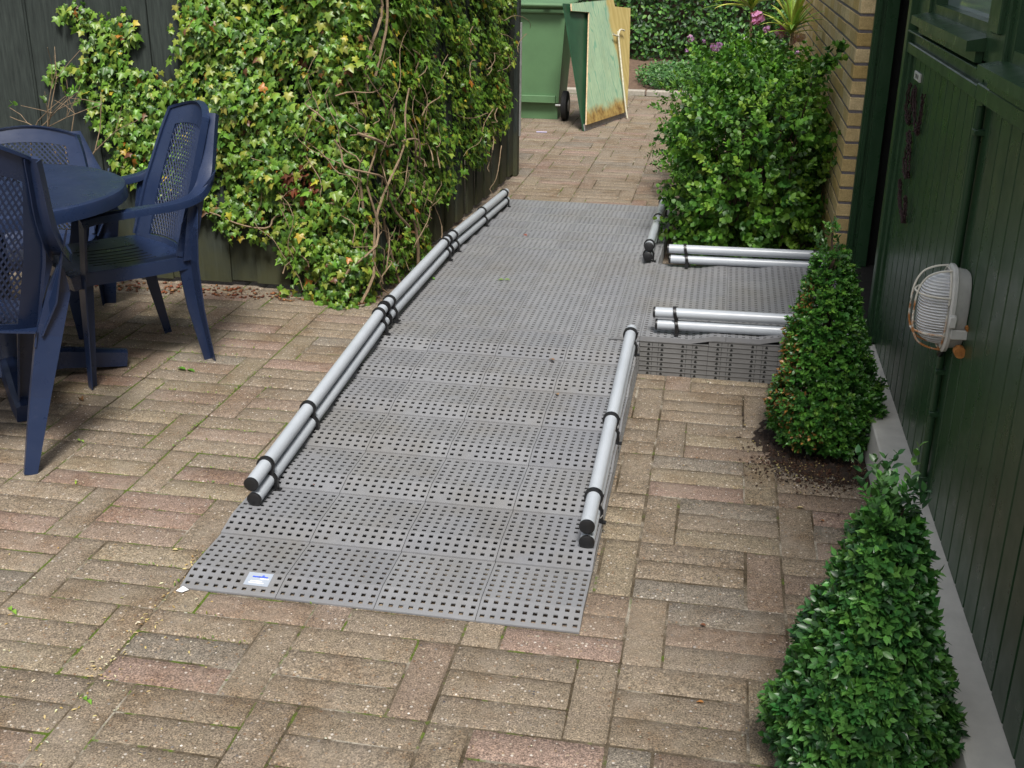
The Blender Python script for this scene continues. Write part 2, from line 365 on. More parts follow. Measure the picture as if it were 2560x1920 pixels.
def paver(x0, x1, y0, y1):
    cx, cy = (x0+x1)/2, (y0+y1)/2
    if soil_hole(cx, cy) and x0 > 0.28: return
    gap = 0.0022; x0 += gap*rng.uniform(.4, 1.6); x1 -= gap*rng.uniform(.4, 1.6); y0 += gap*rng.uniform(.4, 1.6); y1 -= gap*rng.uniform(.4, 1.6)
    j = rng.normal(0, 0.0008, 8); bz = float(np.clip(rng.normal(0, 0.0009), -0.0014, 0.002)); tx, ty = rng.normal(0, 0.006, 2)
    nx = max(2, int(round((x1-x0)/0.035))); ny = max(2, int(round((y1-y0)/0.035)))
    xs = np.r_[x0, x0+0.0032, np.linspace(x0, x1, nx+1)[1:-1], x1-0.0032, x1]; ys = np.r_[y0, y0+0.0032, np.linspace(y0, y1, ny+1)[1:-1], y1-0.0032, y1]
    X, Y = np.meshgrid(xs, ys, indexing='ij')
    ex = np.minimum(X-x0, x1-X); ey = np.minimum(Y-y0, y1-Y); e = np.minimum(ex, ey)
    Z = np.where(e < 1e-6, -0.0040, 0.0)+bz+(X-cx)*tx*0.3+(Y-cy)*ty*0.4+rng.normal(0, 0.00022, X.shape)
    Z = np.where((ex < 1e-6) & (ey < 1e-6), Z-0.003, Z)
    edge = e < 0.006
    X = X+np.where(edge, rng.normal(0, 0.0003, X.shape), 0); Y = Y+np.where(edge, rng.normal(0, 0.0003, X.shape), 0)
    b = sum(len(p) for p in PV); a, c = X.shape
    PV.append(np.stack([X, Y, Z], -1).reshape(-1, 3)); I = np.arange(a*c).reshape(a, c)+b
    PF.append(np.stack([I[:-1, :-1], I[1:, :-1], I[1:, 1:], I[:-1, 1:]], -1).reshape(-1, 4))
    col = np.array(PAL[rng.choice(len(PAL), p=pw)][0])*rng.uniform(0.88, 1.13)
    PC.append(np.tile(np.r_[col, 1], (a*c, 1)))
for i in range(-12, 2):
    for k in range(-34, 8):
        X0, Y1 = i*WS, -k*D
        if X0 > 0.64 or Y1 > 9.4: continue
        if k % 2 == 0: parts = [(X0, X0+BW, Y1-D, Y1)]+[(X0+BW, X0+WS, Y1-(q+1)*BW, Y1-q*BW) for q in range(3)]
        else: parts = [(X0+WS-BW, X0+WS, Y1-D, Y1)]+[(X0, X0+WS-BW, Y1-(q+1)*BW, Y1-q*BW) for q in range(3)]
        for x0, x1, y0, y1 in parts:
            x1 = min(x1, 0.648); y1 = min(y1, 9.3)
            if x1-x0 > 0.03 and y1-y0 > 0.03:
                if x0 < -3.2 and y1 > 3: continue
                if i == 1 and x1-x0 > 0.2: # cut bricks beside the plinth
                    pass
                paver(x0, x1, y0, y1)
me = fastmesh('paving', np.concatenate(PV), np.concatenate(PF), 4, M['paver'], np.concatenate(PC))
link('paving', me, kind='structure')

# ---------------------------------------------------------------- wheelchair ramp
RX, RY, T, ST = -1.1043, -0.185, 0.25, 0.018
R1 = RX+1.0
NEAR, FLAT, NR = 7, 4, 18
def tile_mesh(name, w, d, zf, depth=0.0024, skirt=0.018, nu=10, nv=10, plugs=(), u0=0.0, extra_u=(), extra_v=(), label_gap=None, zmin=None, hw=0.0056):
    pu = w/nu
    uc = [pu*(i+0.5) for i in range(nu)]; vc = [0.0185+0.0240*(k)*(d/0.25) for k in range(nv)] if nv == 10 and not extra_u else [d/nv*(k+0.5) for k in range(nv)]
    if extra_u: vc = [d/nv*(k+0.5) for k in range(nv)]
    ul = sorted(set([0, w]+[c-hw for c in uc]+[c+hw for c in uc]+list(extra_u))); vl = sorted(set([0, d]+[c-hw for c in vc]+[c+hw for c in vc]+list(extra_v)))
    ul = [u for i, u in enumerate(ul)]; 
    V, F = [], []
    idx = {}
    def vert(u, v, z):
        k = (round(u, 5), round(v, 5), round(z, 5))
        if k not in idx: idx[k] = len(V); V.append((u, v, z))
        return idx[k]
    def inhole(u, v):
        for i, c in enumerate(uc):
            if abs(u-c) < hw:
                for j, e in enumerate(vc):
                    if abs(v-e) < hw:
                        if (i, j) in plugs: return None
                        if label_gap and label_gap[0] <= i <= label_gap[1] and label_gap[2] <= j <= label_gap[3]: return None
                        return (i, j)
        return None
    for a, b in zip(ul, ul[1:]):
        for c, e in zip(vl, vl[1:]):
            if inhole((a+b)/2, (c+e)/2) is None:
                F.append((vert(a, c, zf(a, c)), vert(b, c, zf(b, c)), vert(b, e, zf(b, e)), vert(a, e, zf(a, e))))
    for i, c in enumerate(uc):
        for j, e in enumerate(vc):
            if inhole(c, e) is None: continue
            q = [(c-hw, e-hw), (c+hw, e-hw), (c+hw, e+hw), (c-hw, e+hw)]
            for (x0, y0), (x1, y1) in zip(q, q[1:]+q[:1]):
                def lo(x, y):
                    z = zf(x, y)-depth
                    return z if zmin is None else max(z, zmin)
                F.append((vert(x0, y0, zf(x0, y0)), vert(x0, y0, lo(x0, y0)), vert(x1, y1, lo(x1, y1)), vert(x1, y1, zf(x1, y1))))
    # outer skirts
    def wall(pts):
        for (x0, y0), (x1, y1) in zip(pts, pts[1:]):
            F.append((vert(x0, y0, skz(x0, y0)), vert(x1, y1, skz(x1, y1)), vert(x1, y1, zf(x1, y1)), vert(x0, y0, zf(x0, y0))))
    def skz(x, y): return skirt(x, y) if callable(skirt) else zf(x, y)-skirt
    wall([(u, 0) for u in ul]); wall([(w, v) for v in vl]); wall([(u, d) for u in ul[::-1]]); wall([(0, v) for v in vl[::-1]])
    mb = MB(); mb.add(V, F); return mb.mesh(name, M['ramp'])
def upz(u, v): return 0.0045+0.0160*min(1.0, max(0.0, v/0.079))-0.0025*min(1.0, max(0.0, (v-0.079)/0.17))
def lipz(u, v): return 0.0 if v < 0.2 else 0.004
ramp = empty('wheelchair_ramp', (0, 0, 0), label='grey perforated plastic wheelchair ramp of square tiles with a landing at the dark doorway', cat='ramp')
TW = T-0.0016
skirt_up = lambda x, y: 0.0002
tiles_up = [tile_mesh('ramp_tile', TW, T, upz, skirt=skirt_up, extra_v=(0.079,), plugs=p) for p in (((8, 0), (1, 0)), ((2, 0), (7, 5)), ((8, 0), (4, 7)), ())]
tiles_first = [tile_mesh('ramp_tile', TW, T, upz, depth=0.0024, zmin=0.001, skirt=skirt_up, extra_v=(0.079,), plugs=(), label_gap=g) for g in ((6, 8, 1, 2), None)]
tiles_flat = [tile_mesh('ramp_tile', TW, T-0.0012, lambda u, v: 0.0222, skirt=0.018, extra_v=(0.125,), plugs=p) for p in ((), ((2, 4),), ((7, 8), (3, 1)))]
tc = 0
for r in range(NR):
    for c in range(4):
        if r < NEAR:
            me = tiles_first[0 if c == 0 else 1] if r == 0 else tiles_up[(r*3+c*5+r*c) % 4]
            o = link('ramp_tile', me, ramp); o.location = (RX+c*T+0.0008, RY+r*T, ST*r)
        elif r < NEAR+FLAT:
            o = link('ramp_tile', tiles_flat[(r*2+c*5) % 3], ramp); o.location = (RX+c*T+0.0008, RY+r*T, ST*(NEAR-1))
        else:
            j = NR-1-r; me = tiles_first[1] if j == 0 else tiles_up[(j*3+c) % 4]
            o = link('ramp_tile', me, ramp); o.rotation_euler = (0, 0, math.pi); o.location = (RX+(c+1)*T-0.0008, RY+(r+1)*T, ST*j)
def rampz(y):
    s = (y-RY)/T
    if s < 0 or s > NR: return 0
    if s < NEAR: i = int(s); return ST*i+upz(0, (s-i)*T)
    if s < NEAR+FLAT: return ST*NEAR+0.004
    s = NR-s; i = int(s); return ST*i+upz(0, (s-i)*T)
# silver maker's label set in the first tile
lb = MB(); lx, ly = RX+0.0008+0.1535, RY+0.031
def lz(y): return upz(0, y-RY)+0.0012
lb.add([(lx, ly, lz(ly)), (lx+0.064, ly, lz(ly)), (lx+0.064, ly+0.045, lz(ly+0.045)), (lx, ly+0.045, lz(ly+0.045))], [(0, 1, 2, 3)])
for (a, b, c, dd, mi) in ((0.014, 0.028, 0.034, 0.0325, 1), (0.030, 0.028, 0.054, 0.0325, 1), (0.038, 0.033, 0.044, 0.037, 1), (0.036, 0.023, 0.058, 0.026, 2), (0.014, 0.014, 0.044, 0.0165, 2), (0.010, 0.008, 0.050, 0.0105, 2)):
    z0 = lz(ly+b)+0.0006; z1 = lz(ly+dd)+0.0006
    lb.add([(lx+a, ly+b, z0), (lx+c, ly+b, z0), (lx+c, ly+dd, z1), (lx+a, ly+dd, z1)], [(0, 1, 2, 3)], mi)
lb.build('maker_label', [M['label'], M['deck'], M['paper']], ramp)
# body under the tiles, coloured near-black as the shade seen through them
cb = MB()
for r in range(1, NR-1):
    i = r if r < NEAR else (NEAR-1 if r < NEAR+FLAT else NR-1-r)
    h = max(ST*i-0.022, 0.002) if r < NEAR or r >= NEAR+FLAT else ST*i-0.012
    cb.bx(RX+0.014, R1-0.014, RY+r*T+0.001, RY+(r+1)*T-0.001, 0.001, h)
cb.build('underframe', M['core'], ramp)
# side stacks of layered modules
def stack(mb, o, d, n, L, layers, h=ST, holes=True):
    o = np.array(o, float); d = nrm(d); n = nrm(n); z = np.array((0, 0, 1.0)); Rm = np.stack([d, n, z], 1)
    for k in range(layers):
        mb.box(o+d*L/2-n*0.008+z*(k*h+h*0.44), (L-0.0012, 0.012, h*0.88), Rm, 0)
        mb.box(o+d*L/2-n*0.0068+z*(k*h+h*0.94), (L-0.0012, 0.0150, h*0.10), Rm, 0)
        if holes:  # dark half-discs and slits on the face paint the shade of peg openings
            for hx in (0.034, 0.083, 0.158, 0.207):
                if hx+0.012 > L: continue
                c = o+d*hx-n*0.0016+z*(k*h+h*0.18)
                pts = [c+d*0.0052*math.cos(a)+z*0.0085*math.sin(a) for a in np.linspace(0, math.pi, 7)]
                mb.poly(pts, 0.0008, n, 1)
                sgn = 1 if hx in (0.034, 0.158) else -1
                mb.box(o+d*(hx+sgn*0.0135)-n*0.0012+z*(k*h+h*0.42), (0.0016, 0.0008, h*0.62), Rm, 1)
for side in (0, 1):
    for r in range(1, NR-1):
        i = r if r < NEAR else (NEAR-1 if r < NEAR+FLAT else NR-1-r)
        if side == 1 and NEAR <= r < NEAR+FLAT-0: continue
        mb = MB()
        if side: stack(mb, (R1, RY+r*T, 0), (0, 1, 0), (1, 0, 0), T, i)
        else: stack(mb, (RX, RY+r*T, 0), (0, 1, 0), (-1, 0, 0), T, i, holes=False)
        mb.build('side_module', [M['side'], M['recess_shade']], ramp)
# the branch landing towards the door
BY0 = RY+6.86*T; XE = 0.648
def sm(t): return min(1.0, max(0.0, t))
def brz(x): return 0.130+0.0185*sm((x-(R1-0.115))/0.075)+ST*(sm((x-R1-0.18)/0.085)+sm((x-R1-0.43)/0.085)+sm((x-R1-0.68)/0.085))
segs = [(R1-0.115, R1), (R1, R1+0.31), (R1+0.31, R1+0.56), (R1+0.56, XE)]
brk = [R1-0.115, R1-0.04, R1+0.18, R1+0.265, R1+0.43, R1+0.515, R1+0.68, R1+0.765]
for a, b in segs:
    wdt = b-a-0.0012; n = max(3, round(wdt/0.0250))
    pu = wdt/n
    ex = []
    for q in brk:
        if a+0.002 < q < b-0.002:
            u = q-a; k = round(u/pu); ex.append(min(max(k*pu, 0.001), wdt-0.001))
    me = tile_mesh('landing_tile', wdt, T-0.0012, (lambda A: (lambda u, v: brz(A+u)+0.0012))(a), skirt=(lambda x, y: 0.1302) if a > R1-0.2 and a < R1-0.01 else 0.018, nu=n, nv=10, extra_u=tuple(ex) or (wdt/2+1e-4,))
    for k in range(4):
        o = link('landing_tile', me, ramp); o.location = (a+0.0006, BY0+k*T, 0)
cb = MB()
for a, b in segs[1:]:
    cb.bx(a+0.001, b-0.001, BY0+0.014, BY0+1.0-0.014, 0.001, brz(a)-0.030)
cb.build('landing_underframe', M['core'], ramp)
for yy, nn, holes in ((BY0, (0, -1, 0), True), (BY0+1.0, (0, 1, 0), False)):
    x = R1
    while x < XE-0.02:
        L = min(T, XE-x); ztop = brz(x+0.01)-0.0168; lay = int(round(ztop/0.0186)); mb = MB()
        stack(mb, (x, yy, 0), (1, 0, 0), nn, L, lay, ztop/lay, holes); mb.build('side_module', [M['side'], M['recess_shade']], ramp); x += T

# edge rails: two plastic pipes one above the other, held by black clips
def rail(lo0, lo1, up0, up1, clips, caps=(True, True), r=0.0195, outw=(1, 0, 0), couplers=(), foot=0.035):
    lo0, lo1, up0, up1 = [np.array(p, float) for p in (lo0, lo1, up0, up1)]
    mb = MB(); mb.tube([lo0, lo1], r, 24); mb.tube([up0, up1], r, 24)
    o = mb.build('edge_rail', M['pipe'], ramp, smooth=True)
    dl = nrm(lo1-lo0)
    cm = MB()
    for flag, L_, U_, s in ((caps[0], lo0, up0, -1), (caps[1], lo1, up1, 1)):
        if flag:
            for P in (L_, U_): cm.tube([P-dl*s*0.004, P+dl*s*0.0025, P+dl*s*0.005], [r+0.0012, r+0.0012, r*0.80], 24)
    if cm.v: cm.build('end_cap', M['black'], o, smooth=True)
    for t in clips:
        a = lo0+(lo1-lo0)*t; b = up0+(up1-up0)*t; k = MB()
        dz = np.array((0, 0, 1.0)); sdv = nrm(np.cross(dl, dz)); ax = nrm(b-a); sd2 = nrm(np.cross(dl, ax)); m_ = 28
        for P in (a, b):
            ring = [P+(r+0.003)*(math.cos(q)*sd2+math.sin(q)*ax) for q in np.linspace(0, 2*math.pi, m_, endpoint=False)]
            k.sweep(ring, [(-0.0035, -0.006), (0.0035, -0.006), (0.0035, 0.006), (-0.0035, 0.006)], up=dl, closed=True)
        ow = np.array(outw, float)
        k.box((a+b)/2+ow*(r+0.002)*0.72, (0.0065, 0.012, 0.020), np.stack([ow, dl, nrm(np.cross(ow, dl))], 1))
        k.box(a+ow*(r+0.0035)-dz*0.014, (0.008, 0.013, foot), np.stack([ow, dl, nrm(np.cross(ow, dl))], 1))
        k.box(a+ow*(r+0.009)-dz*(0.0285), (0.014, 0.014, 0.0045), np.stack([ow, dl, nrm(np.cross(ow, dl))], 1))
        for P in (a, b): k.box(P+ow*(r+0.006)+ax*0.006, (0.004, 0.006, 0.006), None)
        k.build('clip', M['black'], o)
    for P in couplers:
        P = np.array(P); k = MB(); k.tube([P-dl*0.014, P+dl*0.014], r+0.002, 20); k.tube([P-dl*0.003, P+dl*0.003], r+0.006, 20); k.build('coupler', M['black'], o, smooth=True)
    return o
zt = ST*NEAR+0.004
LXp = -1.060
K1, K2 = 1.47, 2.50
rail((LXp, 0.195, 0.058), (LXp+0.008, K1-0.02, zt+0.036), (LXp-0.006, 0.195, 0.104), (LXp+0.002, K1-0.02, zt+0.082), (0.085, 0.36, 0.96), (True, False))
rail((LXp+0.008, K1+0.02, zt+0.038), (LXp+0.004, K2-0.02, zt+0.036), (LXp+0.002, K1+0.02, zt+0.084), (LXp-0.002, K2-0.02, zt+0.082), (0.05, 0.95), (False, False), couplers=((LXp+0.008, K1, zt+0.037), (LXp+0.002, K1, zt+0.083)))
rail((LXp+0.004, K2+0.02, zt+0.034), (LXp-0.012, 4.03, 0.064), (LXp-0.002, K2+0.02, zt+0.080), (LXp-0.018, 4.03, 0.110), (0.06, 0.52, 0.955), (False, False), couplers=((LXp+0.004, K2, zt+0.035), (LXp-0.002, K2, zt+0.081)))
rail((-0.130, 0.150, 0.054), (-0.128, 1.42, zt+0.034), (-0.131, 0.150, 0.100), (-0.129, 1.42, zt+0.080), (0.115, 0.46, 0.965), (True, False), outw=(1, 0, 0))
rail((-0.152, 2.585, zt+0.034), (-0.162, 4.03, 0.064), (-0.150, 2.585, zt+0.080), (-0.160, 4.03, 0.110), (0.035, 0.55, 0.93), (True, False))
bz1, bz2 = brz(R1+0.05), brz(XE)
for yy in (BY0+0.045, BY0+0.965):
    rail((R1+0.055, yy, bz1+0.036), (XE-0.01, yy, bz1+0.045), (R1+0.045, yy-0.001, bz1+0.082), (XE-0.01, yy-0.001, bz1+0.091), (0.11, 0.90), (True, False), outw=(0, -1, 0))

# ---------------------------------------------------------------- house
house = empty('house', (0.735, 1.0, 0), label='house with dark green boards, pale concrete plinth, dark doorway and yellow brick wall', cat='house')
def hp(mb, name, mats, smooth=False, parent=None, **k):
    o = mb.build(name, mats, None, smooth, **k); par = parent or house; o.parent = par
    if par is house: o.matrix_parent_inverse = Matrix.Translation((-0.735, -1.0, 0))
    return o
mb = MB()
mb.bx(0.650, 0.90, -3.0, 1.62, -0.02, 0.15, bev=0.004); hp(mb, 'plinth', M['plinth'])
mb = MB(); XW = 0.735
y = 1.66
while y > -3.0:
    y0 = y-0.1003
    # tongue-and-groove board with chamfered edges
    mb.add([(XW+0.006, y, 0.152), (XW, y-0.006, 0.152), (XW, y0+0.006, 0.152), (XW+0.006, y0, 0.152), (XW+0.006, y, 1.165), (XW, y-0.006, 1.165), (XW, y0+0.006, 1.165), (XW+0.006, y0, 1.165)],
           [(0, 1, 5, 4), (1, 2, 6, 5), (2, 3, 7, 6)]); y = y0
mb.bx(XW+0.0055, XW+0.05, -3.0, 1.66, 0.152, 1.165)
hp(mb, 'board_cladding', M['green'])
mb = MB()
mb.bx(XW-0.022, XW+0.06, 1.665, 1.725, 0.152, 2.35, bev=0.003); hp(mb, 'corner_trim', M['green']); mb = MB(); mb.bx(XW-0.010, XW+0.004, 1.62, 1.6645, 0.152, 1.1655, bev=0.003); hp(mb, 'corner_trim', M['green'])
mb = MB(); mb.bx(XW-0.006, XW+0.004, 0.446, 0.475, 0.152, 1.1655); hp(mb, 'cover_strip', M['green'])
mb = MB(); mb.bx(XW-0.018, XW+0.06, 0.487, 1.664, 1.166, 1.200, bev=0.003); mb.bx(XW-0.018, XW+0.06, -3.0, 0.481, 1.166, 1.206, bev=0.003)
mb.bx(XW-0.004, XW+0.06, 0.495, 1.664, 1.2005, 1.232); mb.bx(XW-0.024, XW+0.03, 0.487, 1.655, 1.2325, 1.238, bev=0.001); mb.bx(XW+0.02, XW+0.06, 0.495, 1.664, 1.2385, 1.247)
mb.bx(XW-0.004, XW+0.06, -3.0, 0.478, 1.2065, 1.232)
hp(mb, 'cladding_rail', M['green'])
mb = MB(); mb.bx(XW-0.001, XW+0.09, 0.345, 0.555, 1.2475, 2.35, bev=0.004); mb.bx(XW-0.012, XW+0.02, 0.385, 0.47, 1.32, 2.3495, bev=0.003); hp(mb, 'window_post', M['green']); mb = MB(); mb.bx(XW+0.0, XW+0.09, 1.44, 1.664, 1.2475, 2.35, bev=0.003)
hp(mb, 'window_post', M['green'])
def window(y0, y1, z0):
    mb = MB(); X = XW
    mb.bx(X+0.010, X+0.075, y0, y0+0.045, z0+0.035, 2.35); mb.bx(X+0.010, X+0.075, y1-0.045, y1, z0+0.035, 2.35)
    mb.bx(X+0.0105, X+0.0745, y0+0.0455, y1-0.0455, z0+0.035, z0+0.062); mb.bx(X+0.0105, X+0.0745, y0+0.0455, y1-0.0455, 2.30, 2.35)
    f = hp(mb, 'window', M['green'])
    p = MB(); p.bx(X+0.045, X+0.050, y0+0.044, y1-0.044, z0+0.06, 2.302); q = p.build('pane', M['glass'], f)
    s = MB(); P = [(X-0.045, z0-0.0), (X-0.045, z0+0.024), (X+0.045, z0+0.042), (X+0.06, z0+0.042), (X+0.06, z0-0.0)]
    k = len(P); v = [(a, y0-0.02, b) for a, b in P]+[(a, y1+0.03, b) for a, b in P]
    s.add(v, [tuple(range(k)), tuple(range(2*k-1, k-1, -1))]+[(i, k+i, k+(i+1) % k, (i+1) % k) for i in range(k)]); s.build('sill', M['green'], f)
    s = MB(); s.bx(X-0.02, X-0.002, y0-0.01, y1+0.02, z0-0.026, z0-0.001)
    s.build('drip_strip', M['green'], f)
window(0.556, 1.44, 1.2705); window(-1.30, 0.344, 1.2335)
mb = MB(); mb.bx(XW, XW+0.1, -3.0, -1.302, 1.248, 2.35); mb.bx(XW-0.004, XW+0.12, -3.0, 1.725, 2.3505, 2.62); hp(mb, 'upper_wall', M['green'])
# doorway
mb = MB(); mb.bx(0.706, 0.792, 2.575, 2.68, 0.0, 2.2, bev=0.003); mb.bx(0.716, 0.73, 2.565, 2.5745, 0.2, 2.2); mb.bx(0.745, 0.7915, 2.53, 2.574, 0.19, 2.2)
mb.bx(0.706, 0.90, 1.7255, 2.68, 2.2005, 2.3); hp(mb, 'door_frame', M['green'])
mb = MB(); mb.bx(0.93, 0.97, 1.80, 2.62, 0.17, 2.19); mb.bx(0.92, 0.9295, 1.95, 2.47, 0.35, 1.0); d = hp(mb, 'door', M['recess_shade'])
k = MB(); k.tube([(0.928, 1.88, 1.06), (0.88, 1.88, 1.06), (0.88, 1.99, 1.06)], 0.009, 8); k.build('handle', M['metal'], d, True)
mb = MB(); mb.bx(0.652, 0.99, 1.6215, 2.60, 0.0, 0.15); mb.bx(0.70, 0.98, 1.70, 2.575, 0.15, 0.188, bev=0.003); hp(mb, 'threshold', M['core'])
mb = MB(); mb.bx(0.80, 1.0, 1.7252, 1.79, 0.152, 2.35); mb.bx(0.795, 1.0, 2.62, 2.70, 0.152, 2.35); mb.bx(1.0, 1.05, 1.6, 2.8, 0, 2.4); hp(mb, 'door_reveal', M['recess_shade'])  # near-black door and reveal colour stands in for shade inside the doorway
# yellow brick wall: each brick modelled, in one mesh
BV, BF, BC = [], [], []
def brick3(x0, x1, y0, y1, z0, z1):
    b = sum(len(p) for p in BV); t = 0.0025
    mbk = MB(); mbk.bx(x0, x1, y0, y1, z0, z1, bev=t)
    v = np.array(mbk.v)+rng.normal(0, 0.0006, (len(mbk.v), 3)); BV.append(v)
    for f in mbk.f: BF.append([i+b for i in f])
    base = np.array([(0.58, 0.44, 0.21), (0.62, 0.48, 0.25), (0.56, 0.41, 0.17), (0.66, 0.53, 0.31)][rng.integers(4)])*rng.uniform(0.9, 1.1)
    BC.append(np.tile(np.r_[base, 1], (len(v), 1)))
z = 0.004; course = 0; H = 0.0525; J = 0.0120
while z < 2.6:
    y = 2.6; first = True
    off = course % 2
    L = 0.098 if off else 0.21
    while y < 8.05:
        y1 = min(y+L, 8.05); brick3(0.650, 0.748, y, y1, z, z+H); y = y1+0.010; L = 0.21
    z += H+J; course += 1
me = bpy.data.meshes.new('brick_wall'); me.from_pydata(np.concatenate(BV).tolist(), [], BF)
a = me.color_attributes.new('tint', 'FLOAT_COLOR', 'POINT'); a.data.foreach_set('color', np.concatenate(BC).astype(np.float32).ravel()); me.materials.append(M['brick'])
bw = link('brick_wall', me, house); bw.matrix_parent_inverse = Matrix.Translation((-0.735, -1.0, 0))
mb = MB(); mb.bx(0.6545, 0.7055, 2.6035, 8.046, 0, 2.6); mb.bx(0.7058, 0.79, 2.70, 8.046, 0, 2.6)
mo = mb.build('mortar_bed', M['mortar'], bw)
mb = MB(); mb.bx(0.82, 4.0, -3.0, 8.05, 2.66, 2.75); mb.bx(3.9, 4.0, -3.0, 8.05, 0, 2.66); mb.bx(1.05, 3.9, -3.0, -2.9, 0, 2.66); mb.bx(0.80, 3.9, 8.05, 8.10, 0, 2.66); hp(mb, 'rear_walls_and_roof', M['mortar'])

# conduit on the cladding
mb = MB(); mb.tube([(0.722, 0.425, 1.158), (0.722, 0.423, 0.80), (0.722, 0.42, 0.60), (0.722, 0.41, 0.157)], 0.0105, 12)
for zc in (1.10, 0.50, 0.385, 0.20): mb.box((0.724, 0.418, zc), (0.026, 0.036, 0.014), None, bev=0.002)
mb.build('conduit', M['green'], None, True, label='dark green electric conduit running down the boards behind the caged lamp', cat='conduit')

# bulkhead lamp
lamp = empty('bulkhead_lamp', (0.735, 0.31, 0.70), label='oval white bulkhead wall lamp with ribbed glass and rusting wire cage on the green boards', cat='wall lamp')
def oval(hy, hz, x, n=32, p=2.6):
    o = []
    for a in np.linspace(0, 2*math.pi, n, endpoint=False):
        c, s = math.cos(a), math.sin(a)
        o.append((x, math.copysign(abs(c)**(2/p), c)*hy, math.copysign(abs(s)**(2/p), s)*hz))
    return o
def loft(mb, rings, cap=True, mi=None):
    n = len(rings[0]); v = [p for r in rings for p in r]; f = []
    for i in range(len(rings)-1):
        for q in range(n): f.append((i*n+q, i*n+(q+1) % n, (i+1)*n+(q+1) % n, (i+1)*n+q))
    if cap: f += [tuple(range(n)), tuple(range((len(rings)-1)*n, len(rings)*n))[::-1]]
    mb.add(v, f, mi)
mb = MB(); loft(mb, [oval(.052, .090, -0.002), oval(.056, .094, -0.010), oval(.060, .098, -0.050), oval(.061, .099, -0.052)]); mb.build('housing', M['white'], lamp, True)
mb = MB(); loft(mb, [oval(.061, .100, -0.0525), oval(.068, .106, -0.054), oval(.069, .107, -0.062), oval(.064, .102, -0.066), oval(.056, .092, -0.066)]); 
for zz in (0.0, ): 
    mb.box((-0.058, -0.072, -0.012), (0.018, 0.018, 0.030), None, bev=0.003)
mb.box((-0.030, -0.066, -0.045), (0.052, 0.006, 0.024), None, bev=0.002); mb.box((-0.003, -0.078, -0.048), (0.006, 0.026, 0.028), None, bev=0.001)
mb.build('rim', M['white'], lamp, True)
mb = MB(); ring = []; NN = 96
prof = [(0.0, 1.0), (0.2, 0.985), (0.45, 0.93), (0.7, 0.80), (0.88, 0.60), (0.97, 0.36), (1.0, 0.0)]
rings = []
for t, s in prof:
    o = []
    for p in oval(.053*max(s, .02), .089*max(s*.5+.5*(s > 0)*s**.4 if s > 0 else .02, .02), 0, NN):
        rr = 1+0.035*math.sin(p[2]*2*math.pi/0.0065)*(1 if s > .1 else 0)
        o.append((-0.066-0.062*t*(1+0.0*p[2]), p[1]*rr, p[2]))
    rings.append(o)
loft(mb, rings); mb.build('ribbed_glass', M['lampglass'], lamp, True)
mb = MB(); loft(mb, [oval(.05, .086, -0.0655), oval(.05, .086, -0.0675)]); mb.tube([(-0.08, 0, 0.03), (-0.08, 0, -0.03)], 0.013, 10); mb.build('reflector', M['white'], lamp)
mb = MB(); rw = 0.0024
def arch_z(y): return [(-0.066, y, 0.098), (-0.095, y, 0.093), (-0.122, y, 0.078), (-0.137, y, 0.045), (-0.140, y, 0), (-0.137, y, -0.045), (-0.122, y, -0.078), (-0.095, y, -0.093), (-0.066, y, -0.098)]
def arch_y(zv): return [(-0.066, -0.062, zv), (-0.10, -0.055, zv), (-0.127, -0.035, zv), (-0.138, 0, zv), (-0.127, 0.035, zv), (-0.10, 0.055, zv), (-0.066, 0.062, zv)]
def smooth(P, n=4):
    P = np.array(P, float); out = []
    for i in range(len(P)-1):
        p0, p1, p2, p3 = P[max(i-1, 0)], P[i], P[i+1], P[min(i+2, len(P)-1)]
        for t in np.linspace(0, 1, n, endpoint=False):
            out.append(0.5*((2*p1)+(-p0+p2)*t+(2*p0-5*p1+4*p2-p3)*t*t+(-p0+3*p1-3*p2+p3)*t**3))
    out.append(P[-1]); return out
for yv in (-0.028, 0.028): mb.tube(smooth(arch_z(yv)), rw, 7)
for zv in (-0.052, 0.040): mb.tube(smooth(arch_y(zv)), rw, 7)
mb.tube([(-0.069, p[1], p[2]) for p in oval(.061, .098, 0, 40)], rw, 7, closed=True)
mb.build('wire_cage', M['wire'], lamp, True)
mb = MB(); mb.tube([(-0.030, -0.055, -0.086), (-0.030, -0.078, -0.086)], 0.0135, 18); mb.build('blanking_cap', M['rust'], lamp, True); mb = MB(); mb.tube([(-0.02, -0.058, -0.028), (-0.02, -0.072, -0.028)], 0.006, 10); mb.build('screw_cap', M['rust'], lamp, True)
mb = MB(); mb.tube([(-0.025, 0.045, -0.095), (-0.022, 0.06, -0.125), (-0.020, 0.095, -0.15)], 0.009, 10); mb.build('cable_gland', M['black'], lamp, True)

for c_ in lamp.children:
    if c_.name.startswith('housing'): c_.scale = (.62, 1, 1)
    elif not c_.name.startswith('cable'): c_.location.x = .020
